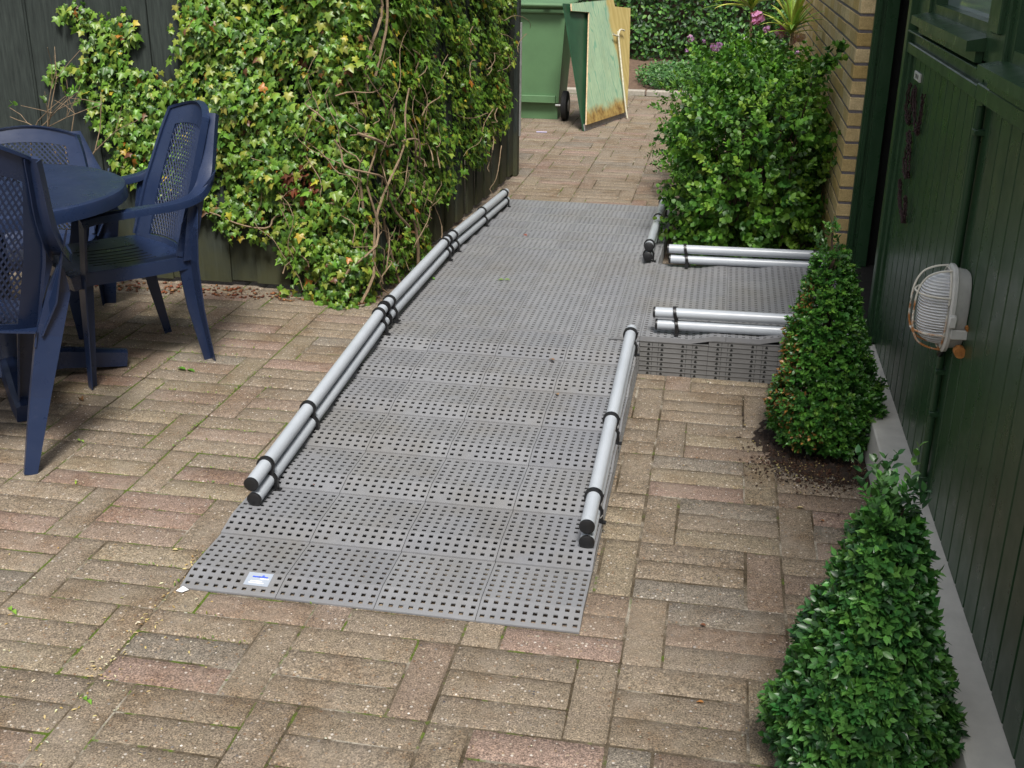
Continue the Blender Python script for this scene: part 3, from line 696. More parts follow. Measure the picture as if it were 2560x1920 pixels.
# number plate and dried twigs on the boards
pl = empty('number_plate', (0.735, 1.46, 1.110), label='tiny white name plate with dark print near the top of the green boards', cat='name plate')
mb = MB(); mb.box((-0.003, 0, 0), (0.006, 0.115, 0.026), None, bev=0.001); mb.build('plate', M['white'], pl)
mb = MB()
for a in (-0.028, -0.018, 0.0, 0.010, 0.024): mb.box((-0.0064, a, 0), (0.0006, 0.0035, 0.013), None)
for a in (-0.023, 0.005, 0.005, 0.029): mb.box((-0.0064, a, 0.004), (0.0006, 0.007, 0.003), None)
mb.build('print', M['black'], pl)
def twig_loop(name, pts, label, r=0.007, spikes=0):
    mb = MB(); P = smooth(pts, 8); P = [np.array((XW-0.012, p[0], p[1]))+rng.normal(0, 0.0012, 3) for p in P]
    for q in range(3): o3 = rng.normal(0, 0.0035, 3); mb.tube([p+o3+rng.normal(0, 0.0012, 3) for p in P], [r*rng.uniform(0.30, 0.42) for _ in P], 6)
    for k in range(spikes):
        p = P[len(P)//2+k*2-3]; mb.tube([p, p+np.array((-0.01, 0.055, 0.006))], 0.0015, 5)
    for p in P[::7]:
        d = rng.normal(0, 1, 3)*0.006; mb.tube([p, p+d], 0.0014, 5)
    mb.build(name, M['twig'], None, label=label, cat='twig decoration', group='twig decorations on the green boards')
twig_loop('twig_decoration', [(1.535, 1.078), (1.55, 1.02), (1.54, 0.985), (1.47, 0.958), (1.45, 0.975), (1.452, 1.02), (1.445, 1.07)], 'left upper bent twig of the pair just below the white plate on the green boards')
twig_loop('twig_decoration', [(1.43, 1.078), (1.40, 1.02), (1.33, 0.97), (1.275, 0.955), (1.265, 1.0), (1.262, 1.078)], 'right upper bent twig, a long U shape below the white plate on the green boards', 0.008)
twig_loop('twig_decoration', [(1.43, 0.945), (1.40, 0.90), (1.41, 0.85), (1.33, 0.814), (1.345, 0.86), (1.37, 0.905), (1.425, 0.945)], 'middle closed loop of dark twigs with three short spikes on the green boards', 0.009, 3)
twig_loop('twig_decoration', [(1.46, 0.783), (1.43, 0.74), (1.37, 0.70), (1.29, 0.68), (1.28, 0.70), (1.295, 0.74), (1.30, 0.758)], 'lowest hooked dark twig on the green boards, above the small box cone', 0.009)

# ---------------------------------------------------------------- fences
def fence_boards(name, p0, p1, n, label, h=1.85, w=0.143, post=None, cat='fence'):
    f = empty(name, (p0[0], p0[1], 0), label=label, cat=cat)
    p0 = np.array(p0, float); p1 = np.array(p1, float); L = np.linalg.norm(p1-p0); d3 = np.array([*(nrm(p1-p0)), 0]); n3 = np.array([*nrm(n), 0]); Rm = np.stack([d3, n3, (0, 0, 1)], 1)
    mb = MB(); k = int(L/w)
    for i in range(k+1):
        c = w*(i+0.5)
        if c > L: break
        off = 0.0 if i % 2 else 0.014
        mb.box(d3*c+n3*off+np.array((0, 0, h/2+0.02))+n3*rng.normal(0, 0.001), (w*(1.14 if i % 2 == 0 else 0.98), 0.014, h+rng.normal(0, 0.004)), Rm, bev=0.002)
    mb.build('board_panel', M['fence'], f)
    mb = MB()
    for zz in (0.35, 1.0, 1.6): mb.box(d3*L/2-n3*0.03+np.array((0, 0, zz)), (L, 0.04, 0.07), Rm)
    mb.build('cross_rail', M['fence'], f)
    for q in (post or []):
        mb = MB(); mb.box(d3*q-n3*0.02+np.array((0, 0, h/2+0.03)), (0.07, 0.07, h+0.06), Rm, bev=0.003); mb.build('post', M['fence'], f)
    return f
fence_boards('fence', (-5.6, 2.27), (-1.33, 2.27), (0, -1), 'dark green vertical board fence behind the blue chairs, partly covered by ivy', post=(0.9, 2.7))
f2 = fence_boards('fence', (-1.335, 2.30), (-1.235, 5.0), (1, 0), 'dark fence running along the left edge of the ramp, algae stained at its foot', w=0.108, cat='fence')
mb = MB(); mb.box((0.09, 2.755, 0.95), (0.11, 0.085, 1.9), None, bev=0.004); mb.build('post', M['fence'], f2)
mb = MB(); mb.box((0.152, 2.77, 0.62), (0.012, 0.012, 0.72), None, bev=0.001); mb.build('metal_edge', M['metal'], f2)

# ---------------------------------------------------------------- leaf tools
def frames(nrmls, ups):
    z = nrmls/np.linalg.norm(nrmls, axis=1, keepdims=True)
    x = np.cross(ups, z); x /= np.linalg.norm(x, axis=1, keepdims=True)+1e-9
    y = np.cross(z, x); return x, y, z
def scatter_leaves(tv, tf, pos, nrml, updir, size, col):
    """tv template verts (k,3): x side, y towards tip, z normal"""
    x, y, z = frames(nrml, updir); n = len(pos); k = len(tv)
    # y axis follows the hanging direction
    P = pos[:, None, :]+size[:, None, None]*(tv[None, :, 0:1]*x[:, None]+tv[None, :, 1:2]*y[:, None]+tv[None, :, 2:3]*z[:, None])
    F = (tf[None]+(np.arange(n)*k)[:, None, None])
    C = np.repeat(np.c_[col, np.ones(n)], k, axis=0)
    return P.reshape(-1, 3), F.reshape(-1, tf.shape[1]), C
ivy_o = np.array([(0, 0), (.22, -.16), (.46, -.10), (.36, .10), (.62, .36), (.30, .40), (.0, 1.0), (-.30, .40), (-.62, .36), (-.36, .10), (-.46, -.10), (-.22, -.16)])
IV = np.array([(0, .25, .10)]+[(a, b, -0.22*abs(a)-0.12*max(b-.3, 0)) for a, b in ivy_o]); IF = np.array([(0, i, i % 12+1) for i in range(1, 13)])
OV = np.array([(0, 0, 0), (.23, .28, .07), (.25, .58, .08), (0, 1, -.06), (-.25, .58, .08), (-.23, .28, .07), (0, .30, 0.0), (0, .62, 0.0)])
OF = np.array([(0, 1, 6), (1, 2, 7), (1, 7, 6), (2, 3, 7), (0, 6, 5), (6, 7, 4), (6, 4, 5), (7, 3, 4)])
RV = np.array([(0, 0, 0), (.34, .25, .08), (.40, .60, .08), (0, .98, -.06), (-.40, .60, .08), (-.34, .25, .08), (0, .30, 0.0), (0, .62, 0.0)])
def pal(n, cols, ws, jit=0.12):
    c = np.array(cols)[rng.choice(len(cols), n, p=np.array(ws)/sum(ws))]; return np.clip(c*(1+rng.normal(0, jit, (n, 1)))*(1+rng.normal(0, .05, (n, 3))), 0.003, 1)
def inpoly(px, py, poly):
    poly = np.array(poly); c = np.zeros(len(px), bool); j = len(poly)-1
    for i in range(len(poly)):
        xi, yi = poly[i]; xj, yj = poly[j]
        c ^= ((yi > py) != (yj > py)) & (px < (xj-xi)*(py-yi)/(yj-yi+1e-12)+xi); j = i
    return c

# ---------------------------------------------------------------- ivy
IPATH = np.array([(-3.6, 2.2), (-1.75, 2.14), (-1.42, 2.04), (-1.3, 2.12), (-1.24, 2.6), (-1.19, 3.6), (-1.12, 5.05)])
ISL = np.r_[0, np.cumsum(np.linalg.norm(np.diff(IPATH, axis=0), axis=1))]
IPOLY = [(0.888, 1.196), (1.0, 1.217), (1.06, 1.191), (1.132, 1.165), (1.235, 1.186), (1.24, 1.093), (1.217, 0.999), (1.23, 0.933), (1.331, 0.965), (1.366, 0.899), (1.464, 0.912), (1.419, 0.987), (1.45, 1.081), (1.435, 1.136), (1.474, 1.21), (1.5, 1.75), (4.85, 1.75), (4.977, 1.293), (5.0, 0.968), (5.05, 0.821), (4.98, 0.664), (5.03, 0.54), (5.0, 0.41), (4.715, 0.40), (4.479, 0.34), (4.254, 0.27), (3.745, 0.26), (3.304, 0.22), (3.219, 0.12), (3.134, 0.03), (2.715, 0.02), (2.3, 0.0), (2.0, 0.006), (1.874, 0.008), (1.957, 0.105), (1.86, 0.154), (1.775, 0.2), (1.647, 0.244), (1.539, 0.268), (1.455, 0.315), (1.4, 0.415), (1.268, 0.428), (1.16, 0.463), (1.08, 0.541), (1.049, 0.641), (1.077, 0.682), (1.015, 0.719), (0.99, 0.777), (0.968, 0.855), (0.935, 0.932), (0.885, 0.891), (0.808, 0.898), (0.841, 0.967), (0.962, 0.962), (1.029, 1.05), (0.994, 1.105), (0.945, 1.141)]
def ipos(s, off):
    x = np.interp(s, ISL, IPATH[:, 0]); y = np.interp(s, ISL, IPATH[:, 1])
    e = 0.10; dx = np.interp(s+e, ISL, IPATH[:, 0])-np.interp(s-e, ISL, IPATH[:, 0]); dy = np.interp(s+e, ISL, IPATH[:, 1])-np.interp(s-e, ISL, IPATH[:, 1])
    l = np.hypot(dx, dy); nx, ny = dy/l, -dx/l
    return x+nx*off, y+ny*off, nx, ny
N = 82000
s = rng.uniform(0.75, 5.2, N); z = rng.uniform(-0.02, 1.75, N)
def lump(a, b): return np.sin(a*9.1+b*5.3)*0.5+np.sin(a*17.3-b*13.1+1.7)*0.3+np.sin(b*23.0+a*4.1)*0.25+np.sin(a*31+b*29)*0.15
keep = inpoly(s+rng.normal(0, .018, N), z+rng.normal(0, .018, N), IPOLY)
dens = 0.72+0.28*lump(s, z); dens = np.where(s < 1.5, 0.55, dens); dens = np.where(s > 3.3, dens*0.75, dens)
dens = np.where((s > 2.15) & (s < 3.0) & (z < 0.55), dens*0.62, dens)
dens = np.where((z < 0.33) & (s < 1.85), dens*0.5, dens)
keep &= rng.uniform(0, 1, N) < dens
s, z = s[keep], z[keep]; n = len(s)
layer = rng.uniform(0, 1, n)**0.7
thick = np.where(s < 1.5, 0.05, np.where(s < 2.0, 0.09, 0.16))
off = -thick*(1-layer)+0.045*lump(s, z)*np.where(s < 1.5, .3, 1)
off = np.where(s < 1.6, off-0.04, off); off = np.where(s > 3.2, off-0.03, off)
x, y, nx, ny = ipos(s, off)
pos = np.stack([x, y, z], 1); pos[:, 2] = np.maximum(pos[:, 2], 0.012)
nr = np.stack([nx+0.0, ny, np.full(n, 0.42)], 1)+rng.normal(0, 0.42, (n, 3))
ups = np.stack([rng.normal(0, .45, n), rng.normal(0, .45, n), np.full(n, -1.0)], 1)
size = rng.uniform(0.0, 1.0, n)**1.5*0.028+0.0165*np.where(s > 3.2, 0.9, 1)*np.where(z < 0.5, .88, 1)
cols = [(0.100, 0.215, 0.026), (0.140, 0.262, 0.030), (0.190, 0.290, 0.036), (0.055, 0.130, 0.020), (0.27, 0.30, 0.045), (0.46, 0.36, 0.04), (0.42, 0.17, 0.03), (0.16, 0.07, 0.03)]
C = pal(n, cols, [28, 26, 18, 17, 8, 1.8, 0.6, 0.9])
dead = (np.hypot((s-2.0)*1.0, z-0.52) < 0.09) & (rng.uniform(0, 1, n) < .33); C[dead] = pal(dead.sum(), [(0.20, 0.06, 0.025), (0.12, 0.04, 0.02)], [1, 1])
V1, F1, C1 = scatter_leaves(IV, IF, pos, nr, ups, size, C)
ivy = empty('ivy', (-1.6, 2.15, 0), label='large sunlit ivy climbing over the dark fence corner, yellowing leaves and bare woody stems', cat='ivy')
def child(o, par):
    o.parent = par; o.matrix_parent_inverse = Matrix.Translation(par.location).inverted(); return o
child(link('foliage', fastmesh('ivy_foliage', V1, F1, 3, M['ivy'], C1)), ivy)
mb = MB()
def ivystem(s0, z0, s1, z1, r0, r1, off0=0.0, wob=0.06, n=16):
    ph = rng.uniform(0, 6, 4); P = []; rr = []
    for t in np.linspace(0, 1, n):
        ss = s0+(s1-s0)*t+wob*math.sin(t*5+ph[0])+wob*.4*math.sin(t*13+ph[1]); zz = z0+(z1-z0)*t+wob*.5*math.sin(t*7+ph[2])
        a = ipos(np.array([ss]), np.array([off0+0.015*math.sin(t*9+ph[3])])); P.append((a[0][0], a[1][0], max(zz, 0.01))); rr.append(r0+(r1-r0)*t)
    mb.tube(P, rr, 6)
for a in [(2.45, 0.0, 2.25, 1.6, .007, .004, -.05), (2.7, 0, 2.35, 1.2, .006, .004, -.02), (2.3, 0.05, 2.75, 0.9, .007, .004, .01), (2.62, 0.3, 2.2, 0.75, .006, .004, .015), (2.2, 0.1, 2.42, 0.7, .006, .004, .01),
          (2.42, .9, 2.42, 1.75, .007, .005, .01), (2.5, .95, 2.54, 1.75, .006, .005, .01), (2.8, 0.05, 2.6, .8, .009, .005, .0), (2.35, .75, 2.9, .55, .007, .004, .02), (3.0, 0.1, 2.75, 0.75, .008, .004, -.01), (2.1, .35, 1.5, .33, .005, .003, -.02), (2.1, .42, 1.75, .5, .005, .003, -.02)]:
    ivystem(*a)
for q in range(60):
    s0 = rng.uniform(1.9, 3.1); z0 = rng.uniform(0.0, 0.9); ivystem(s0, z0, s0+rng.normal(0, .22), z0+rng.uniform(.1, .4), rng.uniform(.0018, .0040), .0013, rng.uniform(-.03, .03), .05, 12)
for q in range(14):
    s0 = rng.uniform(3.3, 4.9); z0 = rng.uniform(.3, 1.1); ivystem(s0, z0, s0+rng.normal(0, .3), z0+rng.uniform(-.25, .2), .003, .0012, rng.uniform(-.03, .03), .05, 10)
child(mb.build('woody_stems', M['bark'], None, True), ivy)

# ---------------------------------------------------------------- clipped box and shrubs
def sprigs(P, Dv, nleaf, L, lsz, cols, ws, tv=OV, spread=0.75, stem_r=0.0012, jit=.12):
    """sprigs with leaf pairs: P base points, Dv outward directions"""
    pos, nr, up, sz = [], [], [], []
    for k in range(nleaf):
        t = (k//2+0.6)/(nleaf/2)
        a = rng.normal(0, 1, P.shape); a -= (a*Dv).sum(1, keepdims=True)*Dv; a /= np.linalg.norm(a, axis=1, keepdims=True)
        if k % 2 == 1: a = -prev*0.9+a*0.3; a /= np.linalg.norm(a, axis=1, keepdims=True)
        prev = a
        d = a*spread+Dv*(0.45+0.6*t)+rng.normal(0, .12, P.shape); d /= np.linalg.norm(d, axis=1, keepdims=True)
        pos.append(P+Dv*L[:, None]*t); up.append(d); nn = Dv*0.9-a*0.35+np.array((0, 0, .35)); nn += rng.normal(0, .22, P.shape); nn -= (nn*d).sum(1, keepdims=True)*d; nr.append(nn); sz.append(lsz*(1.0-0.30*t)*rng.uniform(.8, 1.2, len(P)))
    pos, nr, up, sz = map(np.concatenate, (pos, nr, up, sz))
    C = pal(len(P), cols, ws, jit); C = np.tile(C, (nleaf, 1))*(1+rng.normal(0, .08, (len(pos), 1)))
    return scatter_leaves(tv, OF, pos, nr, up, sz, np.clip(C, .003, 1))
def cone_bush(cx, cy, r, h, lean, n, lsz, label, seed_br=(), pw_=0.8, ncl=30, cols=None, tipn=14, tipl=.05):
    b = empty('box_cone', (cx, cy, 0), label=label, cat='topiary')
    hh = rng.uniform(0, 1, n)
    hh = 1-np.sqrt(1-hh*0.985)          # even over a cone surface
    ang = rng.uniform(0, 2*math.pi, n)
    depth = rng.uniform(0, 1, n)**1.6*0.30
    prof = lambda t: np.where(t < .16, .86+t*.9, (1-((t-.16)/.84))**pw_)
    lmp = 1+0.06*np.sin(ang*3+hh*9)+0.065*np.sin(ang*5-hh*17+1)+0.05*np.sin(ang*9+hh*31)+0.03*np.sin(ang*17+hh*55)
    rad = r*prof(hh)*lmp*(1-depth)+0.004
    Z = 0.035+hh*(h-0.03)
    P = np.stack([np.cos(ang)*rad+lean[0]*hh, np.sin(ang)*rad+lean[1]*hh, Z], 1)
    Dv = np.stack([np.cos(ang), np.sin(ang), 0.40+0.5*hh], 1)+rng.normal(0, .28, (n, 3)); Dv /= np.linalg.norm(Dv, axis=1, keepdims=True)
    cols = cols or [(0.050, 0.160, 0.026), (0.075, 0.215, 0.032), (0.105, 0.265, 0.040), (0.030, 0.100, 0.020), (0.16, 0.33, 0.05)]
    V, F, Cc = sprigs(P, Dv, 8, rng.uniform(.018, .034, n), lsz, cols, [26, 30, 20, 16, 8])
    # dead orange patch
    for (ba, bz, bs) in seed_br:
        pa = np.arctan2(V[:, 1]-lean[1]*(V[:, 2]/h), V[:, 0]-lean[0]*(V[:, 2]/h)); dd = np.hypot((np.angle(np.exp(1j*(pa-ba))))*0.14, V[:, 2]-bz)
        leaf = np.repeat(rng.uniform(0, 1, len(V)//8), 8); m_ = (dd < bs) & (leaf < .27*np.exp(-(dd/bs)**2)+.02); m_ = np.repeat(m_.reshape(-1, 8)[:, 0], 8)
        Cc[m_, :3] = np.array((0.40, 0.20, 0.055))*np.repeat(rng.uniform(.4, 1.2, len(V)//8), 8)[m_][:, None]
    # loose top shoots
    m = tipn; tp = np.stack([rng.normal(0, .022, m)+lean[0], rng.normal(0, .022, m)+lean[1], h-rng.uniform(.0, .10, m)], 1)
    td = np.stack([rng.normal(0, .35, m), rng.normal(0, .35, m), np.ones(m)], 1); td /= np.linalg.norm(td, axis=1, keepdims=True)
    V2, F2, C2 = sprigs(tp, td, 10, rng.uniform(tipl*.6, tipl*1.3, m), lsz*1.05, cols[1:4]+[(0.08, .18, .06)], [1, 1, 1, 1])
    F2 = F2+len(V); V = np.concatenate([V, V2]); F = np.concatenate([F, F2]); Cc = np.concatenate([Cc, C2])
    link('foliage', fastmesh('box_foliage', V, F, 3, M['box'], Cc), b)
    mb = MB(); mb.tube([(0, 0, -0.04), (lean[0]*.5, lean[1]*.5, h*.5), (lean[0], lean[1], h*.98)], [.012, .008, .003], 7)
    for q in range(90):
        t = rng.uniform(.03, .9); a = rng.uniform(0, 6.28); R_ = r*float(prof(np.array(t)))*.85; z0 = t*h
        mb.tube([(lean[0]*t, lean[1]*t, max(z0-.06, 0.01)), (lean[0]*t+math.cos(a)*R_*.5, lean[1]*t+math.sin(a)*R_*.5, z0-.01), (lean[0]*t+math.cos(a)*R_, lean[1]*t+math.sin(a)*R_, z0+.03)], [.0035, .0022, .0012], 5)
    link('twigs', mb.mesh('twigs', M['darkbark']), b); return b
cone_bush(0.525, 1.0, 0.152, 0.715, (-0.045, 0.0), 3300, 0.020, 'box cone farther from the camera, browned orange on its left side, beside the plinth', ((3.5, .50, .07), (3.35, .33, .10), (3.3, .18, .12), (4.3, .09, .05)), pw_=0.95)
cone_bush(0.477, -0.55, 0.147, 0.625, (0.005, 0.0), 3000, 0.026, 'box cone nearest the camera, at the bottom right corner, with loose shoots at its tip', (), cols=[(0.045, 0.150, 0.036), (0.068, 0.200, 0.042), (0.095, 0.245, 0.050), (0.028, 0.092, 0.026), (0.13, 0.30, 0.06)], tipn=30, tipl=.075, pw_=0.95)

def bush(name, label, cat, c, rr, n, lsz, cols, ws, tv, mat, nleaf=8, up=.35, spr=(.04, .09), box=2.6, trunk=True, clumps=0, depthp=1.3, zmin=0.03, branches=60):
    b = empty(name, (c[0], c[1], 0), label=label, cat=cat)
    u = rng.normal(0, 1, (n, 3)); u /= (np.abs(u)**box).sum(1, keepdims=True)**(1/box)
    l = 1+0.09*np.sin(u[:, 0]*7+u[:, 2]*9)+0.08*np.sin(u[:, 1]*11+u[:, 2]*5+2)+0.06*np.sin(u[:, 0]*19+u[:, 1]*13)
    dep = 1-rng.uniform(0, 1, n)**depthp*0.45
    P = u*np.array(rr)*(l*dep)[:, None]+np.array((0, 0, c[2])); k = P[:, 2] > zmin; P = P[k]; u = u[k]
    Dv = u/np.array(rr); Dv /= np.linalg.norm(Dv, axis=1, keepdims=True); Dv = Dv+rng.normal(0, .38, P.shape)+np.array((0, 0, up)); Dv /= np.linalg.norm(Dv, axis=1, keepdims=True)
    V, F, Cc = sprigs(P, Dv, nleaf, rng.uniform(*spr, len(P)), lsz, cols, ws, tv)
    link('foliage', fastmesh(name+'_foliage', V, F, 3, mat, Cc), b)
    mb = MB()
    for q in range(branches):
        a = rng.uniform(0, 6.28); e = rng.uniform(.25, .85); tx, ty = math.cos(a)*rr[0]*e, math.sin(a)*rr[1]*e; tz = c[2]+rr[2]*rng.uniform(-.2, .75)
        mb.tube([(tx*.12, ty*.12, 0.0), (tx*.5+rng.normal(0, .02), ty*.5+rng.normal(0, .02), tz*.5), (tx, ty, tz)], [.007, .005, .002], 5)
    link('branches', mb.mesh('branches', M['darkbark']), b); return b
GC = [(0.070, 0.190, 0.022), (0.105, 0.255, 0.028), (0.160, 0.32, 0.035), (0.036, 0.110, 0.018), (0.22, 0.37, 0.045)]
bush('leafy_shrub', 'large mid green leafy shrub growing between the far ramp rails and the yellow brick wall', 'shrub', (0.285, 3.42, 0.46), (0.34, 0.66, 0.50), 2600, 0.036, GC, [26, 28, 20, 18, 8], RV, M['shrubleaf'], box=3.0, spr=(.05, .13))

bush('flowering_shrub', 'shrub with pink and mauve blossoms rising behind the leafy shrub by the brick wall', 'shrub', (0.20, 4.75, 0.45), (0.42, 0.5, 0.47), 900, 0.034, GC, [28, 28, 14, 26, 4], OV, M['shrubleaf'], branches=30)
fb = [o for o in COL.objects if o.name.startswith('flowering_shrub')][0]
def onY(px, py, Y):
    d = RT*((px-1280)/2837.07)+UP*(-(py-960)/2837.07)+FW; C_ = Vector((0.1307, -2.4279, 1.5265)); return C_+d*((Y-C_.y)/d.y)
for (px, py, s_, c_) in ((1893, 44, .050, (.62, .28, .50)), (1958, 68, .045, (.62, .16, .45)), (1950, 84, .040, (.72, .45, .58)), (1999, 90, .045, (.80, .62, .66)), (1918, 74, .030, (.6, .3, .6)), (1985, 100, .03, (.75, .5, .55)), (1862, 96, .016, (.8, .75, .8))):
    p = onY(px, py, 4.45); q = 26; dd = rng.normal(0, 1, (q, 3)); dd /= np.linalg.norm(dd, axis=1, keepdims=True)
    V, F, Cc = scatter_leaves(RV, OF, np.array(p)+dd*s_*.4, dd+rng.normal(0, .3, (q, 3)), rng.normal(0, 1, (q, 3)), rng.uniform(.6, 1.0, q)*s_*.9, pal(q, [c_], [1], .15))
    o = link('blossom', fastmesh('blossom', V-np.array(fb.location), F, 3, M['petal'], Cc), fb)
ls = [o for o in COL.objects if o.name.startswith('leafy_shrub')][0]
for (px, py, s_) in ((1726, 97, .022), (1788, 118, .030), (1800, 114, .02), (1760, 103, .012), (1717, 126, .012), (1640+352, 131, .012)):
    p = onY(px, py, 2.98); q = 16; dd = rng.normal(0, 1, (q, 3)); dd /= np.linalg.norm(dd, axis=1, keepdims=True)
    V, F, Cc = scatter_leaves(RV, OF, np.array(p)+dd*s_*.5, dd, rng.normal(0, 1, (q, 3)), rng.uniform(.5, .9, q)*s_, pal(q, [(.30, .14, .32), (.42, .25, .42)], [1, 1], .15))
    link('blossom', fastmesh('blossom', V-np.array(ls.location), F, 3, M['petal'], Cc), ls)

def strap_plant(label, c, z, n, L, cols, droop=.9):
    b = empty('strap_leaf_plant', (c[0], c[1], 0), label=label, cat='plant')
    mb = MB(); mb.tube([(0, 0, 0), (0.02, 0, z*.6), (0, 0, z)], [.018, .013, .010], 8); link('stem', mb.mesh('stem', M['bark']), b)
    VV, FF, CC = [], [], []; base = 0
    for q in range(n):
        a = rng.uniform(0, 6.28); el = rng.uniform(.2, 1.35); l = L*rng.uniform(.6, 1.1); wd = rng.uniform(.010, .017); p = np.array((0, 0, z-rng.uniform(0, .06))); m = 8
        d = np.array((math.cos(a)*math.cos(el), math.sin(a)*math.cos(el), math.sin(el))); side = nrm(np.cross(d, (0, 0, 1)))
        col = pal(1, cols, [1]*len(cols))[0]
        for i in range(m+1):
            t = i/m; wq = wd*math.sin(math.pi*(0.12+0.88*t))**.7+.0006
            mid = p+np.cross(side, d)*wq*.35*-1
            VV += [p-side*wq, mid, p+side*wq]; CC += [np.r_[col*1.35, 1], np.r_[col*.7, 1], np.r_[col*1.35, 1]]
            if i < m: k = base+i*3; FF += [(k, k+1, k+4, k+3), (k+1, k+2, k+5, k+4)]
            p = p+d*l/m; d = nrm(d+np.array((0, 0, -droop/m*(.4+t))))
        base += (m+1)*3
    link('leaves', fastmesh('strap_leaves', np.array(VV), np.array(FF), 4, M['ivy'], np.array(CC)), b)
YG = [(0.30, 0.42, 0.06), (0.22, 0.38, 0.06), (0.42, 0.46, 0.10)]
p = onY(1880, 0, 5.1); strap_plant('left tuft of yellow green strap leaves arching above the shrub at the top edge', (p.x, p.y), p.z, 46, .34, YG)
p = onY(1982, 58, 4.35); strap_plant('right tuft of yellow green strap leaves standing against the brick wall', (p.x, p.y), p.z+.0, 40, .26, YG)
p = onY(1780, -60, 4.9)
# small sprig against the brick corner
b = empty('wall_sprig', (0.60, 2.72, 0), label='slim leafy sprig standing up against the yellow brick corner', cat='plant')
mb = MB(); mb.tube([(-.15, .25, 0), (-0.14, .25, .6), (-.10, .05, .93), (0.0, -.03, 1.08)], [.006, .005, .003, .002], 6); link('stem', mb.mesh('stem', M['darkbark']), b)
q = 34; t = rng.uniform(0, 1, q); P = np.stack([-.10+.10*t, 0-.03*t, .94+.14*t], 1)+rng.normal(0, .018, (q, 3)); Dv = rng.normal(0, .6, (q, 3))+np.array((0, -.3, .5)); Dv /= np.linalg.norm(Dv, axis=1, keepdims=True)
V, F, Cc = sprigs(P, Dv, 6, rng.uniform(.02, .05, q), .030, GC[:4], [1, 1, 1, 2], RV); link('foliage', fastmesh('sprig', V, F, 3, M['shrubleaf'], Cc), b)

# hedge across the back, leaves through its depth
hd = empty('hedge', (-0.5, 12.9, 0), label='tall clipped green hedge closing the garden at the back', cat='hedge')
n = 34000
X = rng.uniform(-4.5, 4.5, n); Z = rng.uniform(0.02, 2.5, n); Yd = rng.uniform(0, 1, n)**1.8*.45+0.10*lump(X*.7, Z*.9)
visible = (X > -1.6) & (X < 1.5) & (Z < 1.2); k = visible | (rng.uniform(0, 1, n) < .45)
X, Z, Yd = X[k], Z[k], Yd[k]; n = len(X)
nr = np.stack([rng.normal(0, .6, n), -np.ones(n), rng.normal(.5, .6, n)], 1); upv = rng.normal(0, 1, (n, 3))
V, F, Cc = scatter_leaves(OV, OF, np.stack([X, Yd-.25, Z], 1), nr, upv, rng.uniform(.045, .085, n), pal(n, [(0.030, 0.10, 0.018), (0.055, 0.155, 0.022), (0.10, 0.23, 0.03), (0.018, 0.055, 0.014)], [28, 28, 14, 26]))
link('foliage', fastmesh('hedge_foliage', V, F, 3, M['hedge'], Cc), hd)
mb = MB()
for q in range(40):
    x = -4.4+q*.225+rng.normal(0, .03); mb.tube([(x, .15, 0), (x+rng.normal(0, .05), .12, 1.0), (x+rng.normal(0, .15), .15, 2.2)], [.022, .016, .006], 6)
mb.bx(-4.5, 4.5, 0.42, 0.5, 0, 2.3); link('trunks', mb.mesh('trunks', M['darkbark']), hd)

# ---------------------------------------------------------------- bed at the back
g = MB(); nxx, nyy = 40, 24; vs = []
for i in range(nxx+1):
    for j in range(nyy+1):
        x = -4.5+9*i/nxx; yv = 9.42+3.9*j/nyy; vs.append((x, yv, 0.01+0.018*math.sin(x*3.1+yv*2)+0.012*math.sin(x*9+yv*7)))
g.add(vs, [(i*(nyy+1)+j, (i+1)*(nyy+1)+j, (i+1)*(nyy+1)+j+1, i*(nyy+1)+j+1) for i in range(nxx) for j in range(nyy)])
bedm = simple('reddish soil with litter', (0.135, 0.085, 0.055), 0.95, 0.45, 25, 0.8, dist=0.01)
g.build('soil_bed', bedm, None, True, kind='structure')
mb = MB()
for q in range(18):
    x = -4.4+q*.5; mb.box((x+.0, 9.37+0.02*math.sin(q), 0.012), (.485, .115, .06), None, bev=.006)
mb.build('kerb', M['curb'], kind='structure')
n = 9000; X = rng.normal(-0.15, .42, n); Yv = rng.uniform(9.75, 11.3, n); m_ = ((X+.1)/.85)**2+((Yv-10.5)/.85)**2 < 1+0.25*np.sin(X*9); X, Yv = X[m_], Yv[m_]; n = len(X)
V, F, Cc = scatter_leaves(OV, OF, np.stack([X, Yv, .02+rng.uniform(0, .13, n)], 1), np.stack([rng.normal(0, .7, n), rng.normal(-.3, .7, n), np.ones(n)], 1), rng.normal(0, 1, (n, 3)), rng.uniform(.03, .055, n), pal(n, [(0.045, 0.13, 0.03), (0.075, 0.18, 0.035), (0.03, 0.08, 0.02)], [2, 2, 1]))
link('ground_cover', fastmesh('ground_cover', V, F, 3, M['hedge'], Cc), kind='stuff', label='low green ground cover in the soil bed before the hedge', cat='ground cover')

